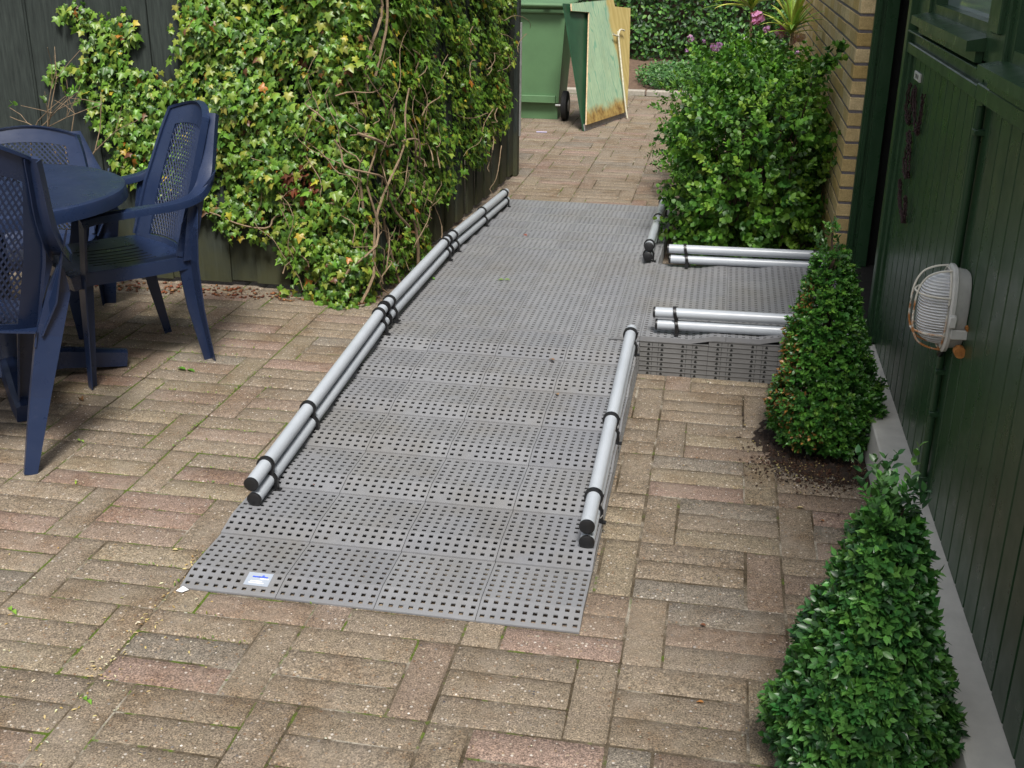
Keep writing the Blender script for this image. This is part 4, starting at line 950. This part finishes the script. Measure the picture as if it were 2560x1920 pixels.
# ---------------------------------------------------------------- wheelie bin
bn = empty('wheelie_bin', (-1.50, 7.60, 0), label='green plastic wheelie bin half hidden behind the end of the fence', cat='bin')
def frustum(mb, x0, x1, y0, y1, z0, X0, X1, Y0, Y1, z1):
    mb.add([(x0, y0, z0), (x1, y0, z0), (x1, y1, z0), (x0, y1, z0), (X0, Y0, z1), (X1, Y0, z1), (X1, Y1, z1), (X0, Y1, z1)], [(0, 3, 2, 1), (4, 5, 6, 7), (0, 1, 5, 4), (1, 2, 6, 5), (2, 3, 7, 6), (3, 0, 4, 7)])
mb = MB(); frustum(mb, -.25, .225, -.09, .42, .145, -.285, .275, -.13, .50, .93); frustum(mb, -.235, .215, -.06, .42, .0, -.235, .215, -.075, .42, .1445); mb.bx(-.255, .20, -.125, -.0905, .145, .205, bev=.003)
mb.bx(-.29, .285, -.155, .52, .885, .925, bev=.006); mb.bx(-.05+.2, .205, -.11, -.085, .75, .88)
mb.build('body', M['bin'], bn)
mb = MB(); mb.bx(-.30, .295, -.17, .54, .926, .965, bev=.012); mb.tube([(-.27, -.205, .955), (.26, -.205, .955)], .016, 10); mb.bx(-.20, -.15, -.20, -.16, .94, .965); mb.bx(.10, .15, -.20, -.16, .94, .965); mb.build('lid', M['bin'], bn)
for sx in (-1, 1):
    mb = MB(); x = .285*sx; mb.tube([(x-.028, -.09, .125), (x-.020, -.09, .125), (x+.020, -.09, .125), (x+.028, -.09, .125)], [.108, .125, .125, .108], 28); w_ = mb.build('wheel', M['rubber'], bn, True)
    mb = MB(); mb.tube([(x-.030, -.09, .125), (x+.030, -.09, .125)], .05, 18); mb.build('hub', M['metal'], w_, True)
mb = MB(); mb.tube([(.20, -.09, .125), (.26, -.09, .125)], .011, 8); mb.build('axle', M['metal'], bn, True)

# ---------------------------------------------------------------- boards leaning on the bin
BL = Vector((-0.977, 6.972, 0.004)); BR_ = Vector((-0.723, 7.84, 0.004)); TL = onY(1408.7, 10.5, 7.06)
nb = (BR_-BL).cross(TL-BL).normalized(); nb = nb if nb.x > 0 else -nb
def onplane(px, py, o):
    d = RT*((px-1280)/2837.07)+UP*(-(py-960)/2837.07)+FW; C_ = Vector((0.1307, -2.4279, 1.5265)); P0 = BL+nb*o; return C_+d*((P0-C_).dot(nb)/d.dot(nb))
cz = lambda x, y: (1280+x*.211, y*.211)
A = [onplane(*cz(*q), 0) for q in ((855, 1555), (1358, 1395), (1378, 110), (612, 40))]; A[0].z = A[1].z = 0.003
mb = MB(); mb.poly([A[3], A[2], A[1], A[0]], -0.012, nb)
ob = mb.build('green_board', M['darkboard'], None, label='dark green painted board leaning on the bin behind the paler plywood sheet', cat='board')
mb = MB(); e = [A[0]+nb*.0015, A[1]+nb*.0015, A[1]+nb*.0015+(A[2]-A[1])*.052, A[0]+nb*.0015+(A[3]-A[0])*.052]; mb.poly(e, 0.002, nb); mb.build('bottom_strip', M['greyboard'], ob)  # grey strip along the bottom edge of the green board
Bp = [onplane(*cz(*q), .022) for q in ((868, 1482), (1345, 1328), (1372, 900), (1390, 98), (1206, 80), (1188, -6), (690, 45), (696, 132), (902, 148))]
mb = MB(); mb.poly(Bp, 0.012, nb); 
me = mb.mesh('plywood_sheet', [M['ply'], M['plyedge']]); 
for pgn in me.polygons:
    if abs(pgn.normal.dot(nb)) < .5: pgn.material_index = 1
link('plywood_sheet', me, None, label='plywood sheet stained pale green and ochre, leaning in front of the dark green board', cat='plywood')
mb = MB(); o = .065
mb.tube(smooth([onplane(*cz(*q), o) for q in ((1435, 1428), (1385, 1432), (1350, 1290), (1262, 440), (1262, 410), (1283, 352), (1332, 362))], 3), .0075, 8); mb.tube([onplane(*cz(*q), o) for q in ((1268, 428), (1228, 420), (1200, 408), (1205, 398))], .0075, 8)
for q in ((1330, 660), (1345, 690), (1375, 700)): pass
mb.build('cranked_rod', M['stick'], None, True, label='thin white painted metal rod with a cranked top propped against the plywood sheet', cat='rod')

# ---------------------------------------------------------------- table and chairs
tb = empty('garden_table', (-2.30, 0.97, 0), label='round navy plastic garden table between the blue chairs', cat='table')
def lathe(mb, prof, n=48, mi=None):
    v = [(r*math.cos(2*math.pi*i/n), r*math.sin(2*math.pi*i/n), z) for r, z in prof for i in range(n)]; f = []
    for j in range(len(prof)-1):
        for i in range(n): f.append((j*n+i, j*n+(i+1) % n, (j+1)*n+(i+1) % n, (j+1)*n+i))
    mb.add(v, f, mi)
mb = MB(); lathe(mb, [(0.001, .700), (.44, .700), (.452, .701), (.462, .697), (.466, .688), (.468, .655), (.462, .655), (.458, .685), (.001, .688)], 64); mb.build('table_top', M['blue'], tb, True)
mb = MB(); lathe(mb, [(.001, .687), (.10, .687), (.055, .64), (.045, .3), (.055, .10), (.075, .05), (.001, .05)], 20); mb.build('pedestal', M['blue'], tb, True)
for a in (0.68, 0.68+math.pi/2, 0.68+math.pi, 0.68-math.pi/2):
    mb = MB(); d = np.array((math.cos(a), math.sin(a), 0)); path = [d*.03+np.array((0, 0, .075)), d*.18+np.array((0, 0, .07)), d*.30+np.array((0, 0, .05)), d*.40+np.array((0, 0, .033))]
    mb.sweep(path, [(-.035, -.033), (.035, -.033), (.030, .028), (.012, .036), (-.012, .036), (-.030, .028)], scale=[(1, 1.2), (1, 1), (1, .9), (.8, .85)]); mb.build('foot', M['blue'], tb)

def make_chair():
    ch = empty('garden_chair', (0, 0, 0))
    # local axes: +y is forward, seat centre at the origin
    def backx(z): # half width of the back at height z
        return float(np.interp(z, [.38, .45, .62, .80, .90, .925], [.205, .203, .198, .172, .150, .118]))
    def backy(z, x): return -0.195-0.16*max(0, z-.40)**1.0/0.52*1.0+0.055*(x/.2)**2
    # back frame: a shell with a window for the lattice
    mb = MB(); zs = np.linspace(.40, .925, 22); nx = 14
    def P(u, z, o=0): x = backx(z)*u; return np.array((x, backy(z, x)-o, z+0.0))
    zt_ = lambda u: .925-.035*abs(u)**2.2
    grid = {}
    us = np.linspace(-1, 1, nx+1)
    def inwin(u, z): return abs(u) < .72 and .435 < z < .855
    vv = []; ff = []
    for oo in (0, 1):
        for i, u in enumerate(us):
            for j, z in enumerate(zs):
                zz = .40+(zt_(u)-.40)*(z-.40)/.525; p = P(u, zz, .008*oo); vv.append(p)
    W = len(zs); S = (nx+1)*W
    solid = lambda i, j: 0 <= i < nx and 0 <= j < W-1 and not inwin((us[i]+us[i+1])/2, (zs[j]+zs[j+1])/2)
    for i in range(nx):
        for j in range(W-1):
            if not solid(i, j): continue
            a, b, c, d = i*W+j, (i+1)*W+j, (i+1)*W+j+1, i*W+j+1
            ff += [(a, d, c, b), (a+S, b+S, c+S, d+S)]
            for (p, q, di, dj) in ((a, b, 0, -1), (b, c, 1, 0), (c, d, 0, 1), (d, a, -1, 0)):
                if not solid(i+di, j+dj): ff.append((p, q, q+S, p+S))
    mb.add(vv, ff)
    # raised rim that turns back round the outer edge
    rim = [P(-1, z) for z in np.linspace(.42, .86, 10)]+[P(u, zt_(u)) for u in np.linspace(-1, 1, 13)]+[P(1, z) for z in np.linspace(.86, .42, 10)]
    mb.sweep(rim, [(-.004, -.016), (.005, -.016), (.005, .010), (-.004, .006)], up=(0, 1, 0)); 
    mb.build('back_frame', M['blue'], ch, True)
    # lattice of crossing diagonal strips
    mb = MB()
    for sgn in (-1, 1):
        c = -.75
        while c < 1.0:
            pts = []
            for t in np.linspace(0, 1, 26):
                z = .43+.42*t; x = sgn*(c+(z-.43)*0.62)*1.0
                if abs(x) < backx(z)*.74: pts.append(np.array((x, backy(z, x)-.004+.0015*sgn, z)))
                elif len(pts) > 1: break
                else: pts = []
            if len(pts) > 1: mb.sweep(pts, [(-.0028, -.0016), (.0028, -.0016), (.0028, .0016), (-.0028, .0016)], up=(0, 1, 0))
            c += .0165
    mb.build('back_lattice', M['blue'], ch)
    # solid seat with apron; dark strips on it stand in for slot shade
    mb = MB(); n = 20; ys = np.linspace(-.21, .235, 18); xs = np.linspace(-1, 1, 23); vv = []; ff = []
    def hwid(y): return .215-.02*abs((y-.02)/.22)**3
    def sz_(x, y): return .415-.018*(1-(x/.22)**2)*(1-((y+.02)/.25)**2)-(.014*max(0, (y-.17)/.065)**2)
    for oo in (0, 1):
        for yv in ys:
            for u in xs: x = u*hwid(yv); vv.append((x, yv, sz_(x, yv)-.006*oo))
    nxs = len(xs); S = len(ys)*nxs
    def sol(j, i):
        if not (0 <= j < len(ys)-1 and 0 <= i < nxs-1): return False
        yy = (ys[j]+ys[j+1])/2
        if -.15 < yy < .14 and i % 3 == 1 and 3 < i < 19 and False: return False
        return True
    for j in range(len(ys)-1):
        for i in range(nxs-1):
            a, b, c, d = j*nxs+i, j*nxs+i+1, (j+1)*nxs+i+1, (j+1)*nxs+i
            ff += [(a, b, c, d), (a+S, d+S, c+S, b+S)]
            for (p, q, dj, di) in ((a, b, -1, 0), (b, c, 0, 1), (c, d, 1, 0), (d, a, 0, -1)):
                if not sol(j+dj, i+di): ff.append((p, p+S, q+S, q))
    mb.add(vv, ff)
    per = [(-hwid(y), y) for y in np.linspace(-.20, .235, 9)]+[(x, .236) for x in np.linspace(-.17, .17, 7)]+[(hwid(y), y) for y in np.linspace(.235, -.20, 9)]
    mb.sweep([(x, y, sz_(x, y)-.022) for x, y in per], [(-.003, -.026), (.003, -.026), (.003, .020), (-.003, .020)], up=(0, 0, 1))
    mb.build('seat', M['blue'], ch, True)
    mb = MB()
    for k in range(6):
        x = -.105+.042*k; mb.sweep([(x, y, sz_(x, y)+.0008) for y in np.linspace(-.10, .13, 7)], [(-.0022, -.001), (.0022, -.001), (.0022, .0006), (-.0022, .0006)])
    mb.build('seat_slot_shade', M['recess_shade'], ch)
    Lp = [(-.030, -.003), (.030, -.003), (.030, .003), (-.024, .003), (-.024, .045), (-.030, .045)]
    for sx in (-1, 1):
        # arm: sweeps off the side of the back and runs level to the front post
        mb = MB()
        arm = smooth([(sx*.140, -.347, .902), (sx*.162, -.322, .83), (sx*.186, -.295, .75), (sx*.216, -.262, .68), (sx*.243, -.21, .638), (sx*.258, -.12, .622), (sx*.262, 0, .620), (sx*.258, .13, .614), (sx*.250, .200, .602)], 5)
        sc = [(1, 1)]*len(arm)
        ww = np.interp(np.linspace(0, 1, len(arm)), [0, .3, .5, 1], [.75, 1.0, 1.05, 1.0])
        mb.sweep(arm, [(-.026, .0), (-.024, .006), (0, .009), (.024, .006), (.026, 0), (.027, -.018), (.023, -.018), (.022, -.002), (-.022, -.002), (-.023, -.018), (-.027, -.018)], scale=[(w_, 1) for w_ in ww])
        mb.build('arm', M['blue'], ch, True)
        # front leg with the arm post above it
        mb = MB()
        mb.sweep([(sx*.249, .195, .608), (sx*.240, .200, .52), (sx*.222, .205, .40)], [(a*sx*.85, b*.0+(-b*.5)) for a, b in Lp][::sx], up=(0, 1, 0), scale=[(1, 1)]*3)
        mb.sweep([(sx*.205, .205, .405), (sx*.212, .215, .25), (sx*.225, .232, 0)], [(a*sx, -b*.9) for a, b in Lp][::sx], up=(0, 1, 0), scale=[(1.15, 1.2), (.95, 1), (.62, .68)])
        mb.build('leg', M['blue'], ch)
        mb = MB()
        mb.sweep([(sx*.245, -.215, .60), (sx*.248, -.195, .53), (sx*.232, -.190, .40), (sx*.220, -.205, .22), (sx*.207, -.240, 0)], [(a*sx, b*.9) for a, b in Lp][::-sx], up=(0, 1, 0), scale=[(.30, .45), (1.05, .8), (1.2, 1.2), (.95, 1), (.62, .68)])
        # gusset filling the angle between back, seat and leg
        mb.build('leg', M['blue'], ch)
        mb = MB(); g_ = [(-.300, .72), (-.235, .655), (-.185, .60), (-.165, .50), (-.160, .40), (-.205, .40), (-.215, .50), (-.245, .62)]
        mb.add([(sx*(.214+.03*(z > .45)), y, z) for y, z in g_]+[(sx*(.209+.03*(z > .45)), y, z) for y, z in g_], [tuple(range(8)), tuple(range(15, 7, -1))]+[(i, 8+i, 8+(i+1) % 8, (i+1) % 8) for i in range(8)]); mb.build('side_web', M['blue'], ch, True)
    return ch
def copy_tree(o, parent=None):
    c = o.copy(); COL.objects.link(c); c.parent = parent
    for x_ in list(o.children): copy_tree(x_, c)
    return c
proto = make_chair()
GR = 'navy plastic garden chairs round the table'
def place(o, x, y, fx, fy, label):
    o.location = (x, y, 0); o.rotation_euler = (0, 0, math.atan2(fy, fx)-math.pi/2); tag(o, label, 'chair', GR)
place(proto, -2.015, 1.30, -.66, -.75, 'navy plastic armchair right of the table with its latticed back against the ivy')
c2 = copy_tree(proto); place(c2, -2.02, .345, -.592, .806, 'nearest navy plastic armchair, seen from behind and cut by the left picture edge')
c2.rotation_euler = (math.radians(-3), math.radians(12), math.radians(36.3)); c2.scale = (1, 1, 1.05); c2.location = Vector((-1.818, .312, 0.0))-c2.rotation_euler.to_matrix()@Vector((.207, -.24, 0))
c3 = copy_tree(proto); place(c3, -2.64, 1.60, .25, -.97, 'low navy plastic armchair behind the table, only its rounded back top showing'); c3.scale = (1.35, 1, .80)

# ---------------------------------------------------------------- bare twiggy shrub at the fence, left
b = empty('bare_shrub', (-2.75, 2.12, 0), label='nearly bare twiggy shrub with few leaves before the fence at the far left', cat='shrub')
mb = MB(); LP = []
def grow(p, d, l, r, k):
    q = p+d*l+rng.normal(0, .012, 3); mb.tube([p, (p+q)/2+rng.normal(0, .008, 3), q], [r, r*.85, r*.7], 5)
    if k == 0: LP.append(q); return
    for _ in range(2+(rng.uniform() < .4)):
        d2 = nrm(d+rng.normal(0, .55, 3)*np.array((1, .4, .8))); grow(q, d2, l*rng.uniform(.55, .85), r*.62, k-1)
for x0 in (-.30, .30): grow(np.array((-.02, 0, 0.)), nrm(np.array((x0*.8, -.05, 1.))), .40, .007, 3)
link('branches', mb.mesh('branches', M['bark']), b)
LPa = np.array(LP); LPa = LPa[rng.uniform(0, 1, len(LPa)) < .30]; q = len(LPa); Dv = rng.normal(0, .6, (q, 3))+np.array((0, -.2, .5)); Dv /= np.linalg.norm(Dv, axis=1, keepdims=True)
V, F, Cc = sprigs(LPa, Dv, 4, rng.uniform(.02, .04, q), .035, [(.12, .28, .03), (.10, .22, .03)], [1, 1]); link('leaves', fastmesh('leaves', V, F, 3, M['ivy'], Cc), b)

# ---------------------------------------------------------------- small things on the ground
def gnd(px, py, zz=0.0):
    d = RT*((px-1280)/2837.07)+UP*(-(py-960)/2837.07)+FW; C_ = Vector((0.1307, -2.4279, 1.5265)); return C_+d*((zz-C_.z)/d.z)
mb = MB(); p = gnd(457, 1477)
mb.add([(-.014, -.008, .003), (.004, -.013, .004), (.015, .003, .003), (-.004, .011, .006), (-.014, -.008, .0036), (.004, -.013, .0046), (.015, .003, .0036), (-.004, .011, .0066)], [(3, 2, 1, 0), (4, 5, 6, 7), (0, 1, 5, 4), (1, 2, 6, 5), (2, 3, 7, 6), (3, 0, 4, 7)])
o = mb.build('paper_scrap', M['paper'], None, label='small folded white paper scrap at the left front corner of the ramp', cat='paper'); o.location = (p.x, p.y, 0)
mb = MB(); p = gnd(1354, 331); mb.box((0, 0, .004), (.085, .03, .002), None); o = mb.build('paper_scrap', simple('pale lilac paper', (.55, .50, .70), .7, .05), None, label='thin lilac slip of paper lying on the paving before the bin', cat='paper'); o.location = (p.x, p.y, 0); o.rotation_euler = (0, 0, .1)
def ground_leaf(px, py, sz, col, label, name='fallen_leaf', cat='leaf', zz=0.0, rz=0.0, curl=1.0, pair=False):
    p = gnd(px, py, zz)
    tv = OV*np.array((1, 1, 1.6*curl)); V = [tv*sz]; 
    if pair: V.append((tv*np.array((1, -1, 1))*sz*.9)+np.array((sz*.15, 0, 0)))
    V = np.concatenate(V); F = np.concatenate([OF]+([OF[:, ::-1]+8] if pair else []))
    me = fastmesh(name, V, F, 3, M['ivy'], np.tile(np.r_[col, 1], (len(V), 1)))
    o = link(name, me, None, label=label, cat=cat); o.location = (p.x, p.y, zz+.004); o.rotation_euler = (rng.normal(0, .1), rng.normal(0, .1), rz)
ground_leaf(465, 927, .042, (.10, .24, .03), 'fresh green leaf pair lying on the paving right of the chair legs', rz=1.4, pair=True)
ground_leaf(208, 1005, .030, (.17, .085, .035), 'curled brown leaf on the paving between the chair legs', rz=1.0, curl=3)
ground_leaf(190, 1558-350, .014, (.30, .45, .05), 'bright green seedling in a paving joint near the front chair leg', 'seedling', 'weed', rz=.3, curl=2, pair=True)
ground_leaf(201, 1105, .016, (.22, .38, .05), 'small green seedling in the joint between two pink pavers', 'seedling', 'weed', rz=1.3, curl=2, pair=True)
ground_leaf(217, 1755, .020, (.16, .34, .04), 'round leaved green weed in the sandy joint at the lower left', 'seedling', 'weed', rz=.9, curl=1.6, pair=True)
ground_leaf(30, 1530, .022, (.20, .36, .05), 'weed sprout in the mossy joint at the left edge', 'seedling', 'weed', rz=.9, curl=1.6, pair=True)
ground_leaf(445, 1378, .018, (.62, .52, .26), 'straw coloured seed husk on the paving left of the ramp', rz=1.5)
ground_leaf(2008, 1272, .022, (.62, .50, .28), 'dry cream leaf on the paving in front of the soil patch', rz=1.3)
ground_leaf(2060, 1307, .016, (.28, .12, .05), 'small rust brown leaf on the pink paver by the plinth', rz=.5)
ground_leaf(1765, 1568, .016, (.20, .08, .04), 'dark brown leaf fragment on the paving right of the ramp', rz=1.2)
ground_leaf(1760, 1760, .018, (.45, .20, .06), 'orange brown leaf on the paving at the lower right', rz=1.4)
ground_leaf(1387, 903, .030, (.26, .14, .08), 'brown leaf on the ramp tiles near their right edge', zz=.115, rz=1.0)
ground_leaf(1395, 990, .022, (.34, .2, .10), 'pale brown leaf flake on the ramp below the brown leaf', zz=.095, rz=.3)
ground_leaf(1317, 592, .035, (.30, .08, .05), 'small red brown leaf on the far descending part of the ramp', zz=.11, rz=.8)
ground_leaf(1260, 702, .030, (.16, .26, .05), 'green leaf scrap lying in the middle of the landing', zz=.132, rz=1.5, pair=True)
ground_leaf(1073, 697, .034, (.12, .28, .04), 'green ivy leaf on the landing beside the left rail', zz=.132, rz=1.1, pair=True)
ground_leaf(787, 1215, .011, (.20, .07, .04), 'tiny red brown leaf on the ramp near the left rail end', zz=.05, rz=1.1)
ground_leaf(608, 662, .050, (.13, .30, .04), 'young green seedling growing at the foot of the fence below the ivy', 'seedling', 'weed', rz=.4, curl=2.5, pair=True)
mb = MB()
p0 = gnd(1490, 1291, .07); mb.tube(smooth([np.array(p0)+np.array(v) for v in ((-.012, 0, .006), (0, 0, 0), (.008, .0, .003), (.012, 0, -.004), (.018, 0, .006))], 3), .0014, 5)
mb.build('wire_end', M['metal'], None, label='short twist of silver wire sticking out beside the lower right rail end', cat='wire')
# soil patch round the larger box cone
g = MB(); nn = 40; vs = []; fs = []
for i in range(nn+1):
    for j in range(nn+1):
        x = .215+.435*i/nn; yv = .62+.86*j/nn; e = 1-((x-.60)/.30)**2-((yv-1.04)/.34)**2
        vs.append((x, yv, (-.006 if e < 0 else -.002+.016*min(e, .6))+rng.normal(0, .0022 if e < .1 else .004)))
for i in range(nn):
    for j in range(nn):
        x = .215+.435*(i+.5)/nn; yv = .62+.86*(j+.5)/nn
        if ((x-.60)/.40)**2+((yv-1.04)/.44)**2 < 1+.12*math.sin(x*60)*math.sin(yv*47): fs.append((i*(nn+1)+j, (i+1)*(nn+1)+j, (i+1)*(nn+1)+j+1, i*(nn+1)+j+1))
g.add(vs, fs); g.build('soil_patch', M['soil'], None, True, kind='structure')
def crumbs(name, n, xs, ys, smin, smax, cols, ws, label, cat, dist='normal', mat='ivy', zadd=.001, flat=.5):
    if dist == 'normal': X = rng.normal(xs[0], xs[1], n); Y = rng.normal(ys[0], ys[1], n)
    else: X = rng.uniform(*xs, n); Y = rng.uniform(*ys, n)
    k = (X < .645) & ~((X > RX-.01) & (X < R1+.01) & (Y > RY-.01)) & ~((X > R1) & (Y > BY0-.01)); X, Y = X[k], Y[k]; n = len(X)
    o8 = np.array([(1, 0, 0), (-1, 0, 0), (0, 1, 0), (0, -1, 0), (0, 0, 1), (0, 0, -1)], float); f8 = np.array([(0, 2, 4), (2, 1, 4), (1, 3, 4), (3, 0, 4), (2, 0, 5), (1, 2, 5), (3, 1, 5), (0, 3, 5)])
    s_ = rng.uniform(smin, smax, n)[:, None]*rng.uniform(.5, 1.3, (n, 3))*np.array((1, 1, flat)); a = rng.uniform(0, 6.28, n); c_, q_ = np.cos(a), np.sin(a)
    V = o8[None]*s_[:, None]; V = V+rng.normal(0, .12, V.shape)*s_[:, None]; V2 = V.copy(); V2[..., 0] = V[..., 0]*c_[:, None]-V[..., 1]*q_[:, None]; V2[..., 1] = V[..., 0]*q_[:, None]+V[..., 1]*c_[:, None]
    V2 += np.stack([X, Y, s_[:, 2]*.6+zadd], 1)[:, None]; F = f8[None]+(np.arange(n)*6)[:, None, None]
    C_ = np.repeat(np.c_[pal(n, cols, ws, .2), np.ones(n)], 6, axis=0)
    link(name, fastmesh(name, V2.reshape(-1, 3), F.reshape(-1, 3), 3, M[mat], C_), None, label=label, cat=cat, kind='stuff')
crumbs('soil_crumbs', 5600, (.52, .085), (.88, .085), .0010, .0048, [(.055, .028, .016), (.085, .04, .022), (.035, .02, .014), (.35, .28, .12)], [10, 8, 8, 2.2], 'spilled red brown soil crumbs and husks on the pavers round the box cone', 'soil', flat=.7, zadd=.004)
crumbs('seed_litter', 1500, (-3.2, .64), (-1.6, 2.1), .0012, .0034, [(.62, .58, .48), (.55, .42, .2), (.3, .2, .1), (.7, .68, .62)], [5, 3, 2, 3], 'tiny pale seeds and grit scattered over the pavers', 'litter', 'uniform', flat=.35)
crumbs('fence_litter', 420, (-2.9, -1.3), (2.08, 2.24), .004, .013, [(.22, .07, .03), (.30, .14, .06), (.12, .05, .03)], [2, 2, 2], 'dry brown leaf litter along the foot of the fence', 'litter', 'uniform', flat=.5)
# straw husks in the long joint at the lower left
n = 300; Yq = rng.uniform(-1.25, .0, n); Xq = -4*0+np.where(rng.uniform(0, 1, n) < .6, -3*WS, rng.uniform(-1.9, -.9, n))+rng.normal(0, .022, n)
V, F, Cc = scatter_leaves(OV*np.array((.7, 1, 1)), OF, np.stack([Xq, Yq, np.full(n, .003)], 1), np.stack([rng.normal(0, .2, n), rng.normal(0, .2, n), np.ones(n)], 1), np.stack([rng.normal(0, 1, n), rng.normal(0, 1, n), np.zeros(n)], 1), rng.uniform(.006, .013, n), pal(n, [(.60, .48, .22), (.5, .33, .12), (.68, .62, .45)], [2, 1, 1]))
link('straw_husks', fastmesh('straw_husks', V, F, 3, M['ivy'], Cc), None, label='straw coloured husks gathered along a joint at the lower left', cat='litter', kind='stuff')
# moss tufts in the joints on the left
pts = []
for _ in range(9000):
    i = rng.integers(-9, -2); k = rng.integers(-7, 6); X0, Y1 = i*WS, -k*D; t = rng.uniform()
    if rng.uniform() < .5: q = (X0+rng.normal(0, .0035), Y1-t*D)
    else:
        if k % 2 == 0: q = (X0+BW+t*(WS-BW), Y1-rng.integers(0, 3)*BW+rng.normal(0, .0035))
        else: q = (X0+t*(WS-BW), Y1-rng.integers(0, 3)*BW+rng.normal(0, .0035))
    if math.sin(q[0]*5.1+q[1]*3.3)+math.sin(q[0]*13+1.3)*math.sin(q[1]*11.7)+.35*math.sin(q[1]*41+q[0]*37) > .62 and not (q[0] > RX-.01 and q[1] > RY): pts.append(q)
pts = np.array(pts); n = len(pts)
V, F, Cc = scatter_leaves(OV*np.array((.8, 1, 1)), OF, np.c_[pts, np.full(n, .0005)], rng.normal(0, .6, (n, 3))+np.array((0, -.3, .7)), np.stack([rng.normal(0, .8, n), rng.normal(0, .8, n), np.full(n, .8)], 1), rng.uniform(.004, .011, n), pal(n, [(.11, .19, .025), (.15, .24, .03), (.20, .22, .04)], [2, 2, 1]))
link('joint_moss', fastmesh('joint_moss', V, F, 3, M['ivy'], Cc), None, label='green moss growing in the paving joints on the left', cat='moss', kind='stuff')
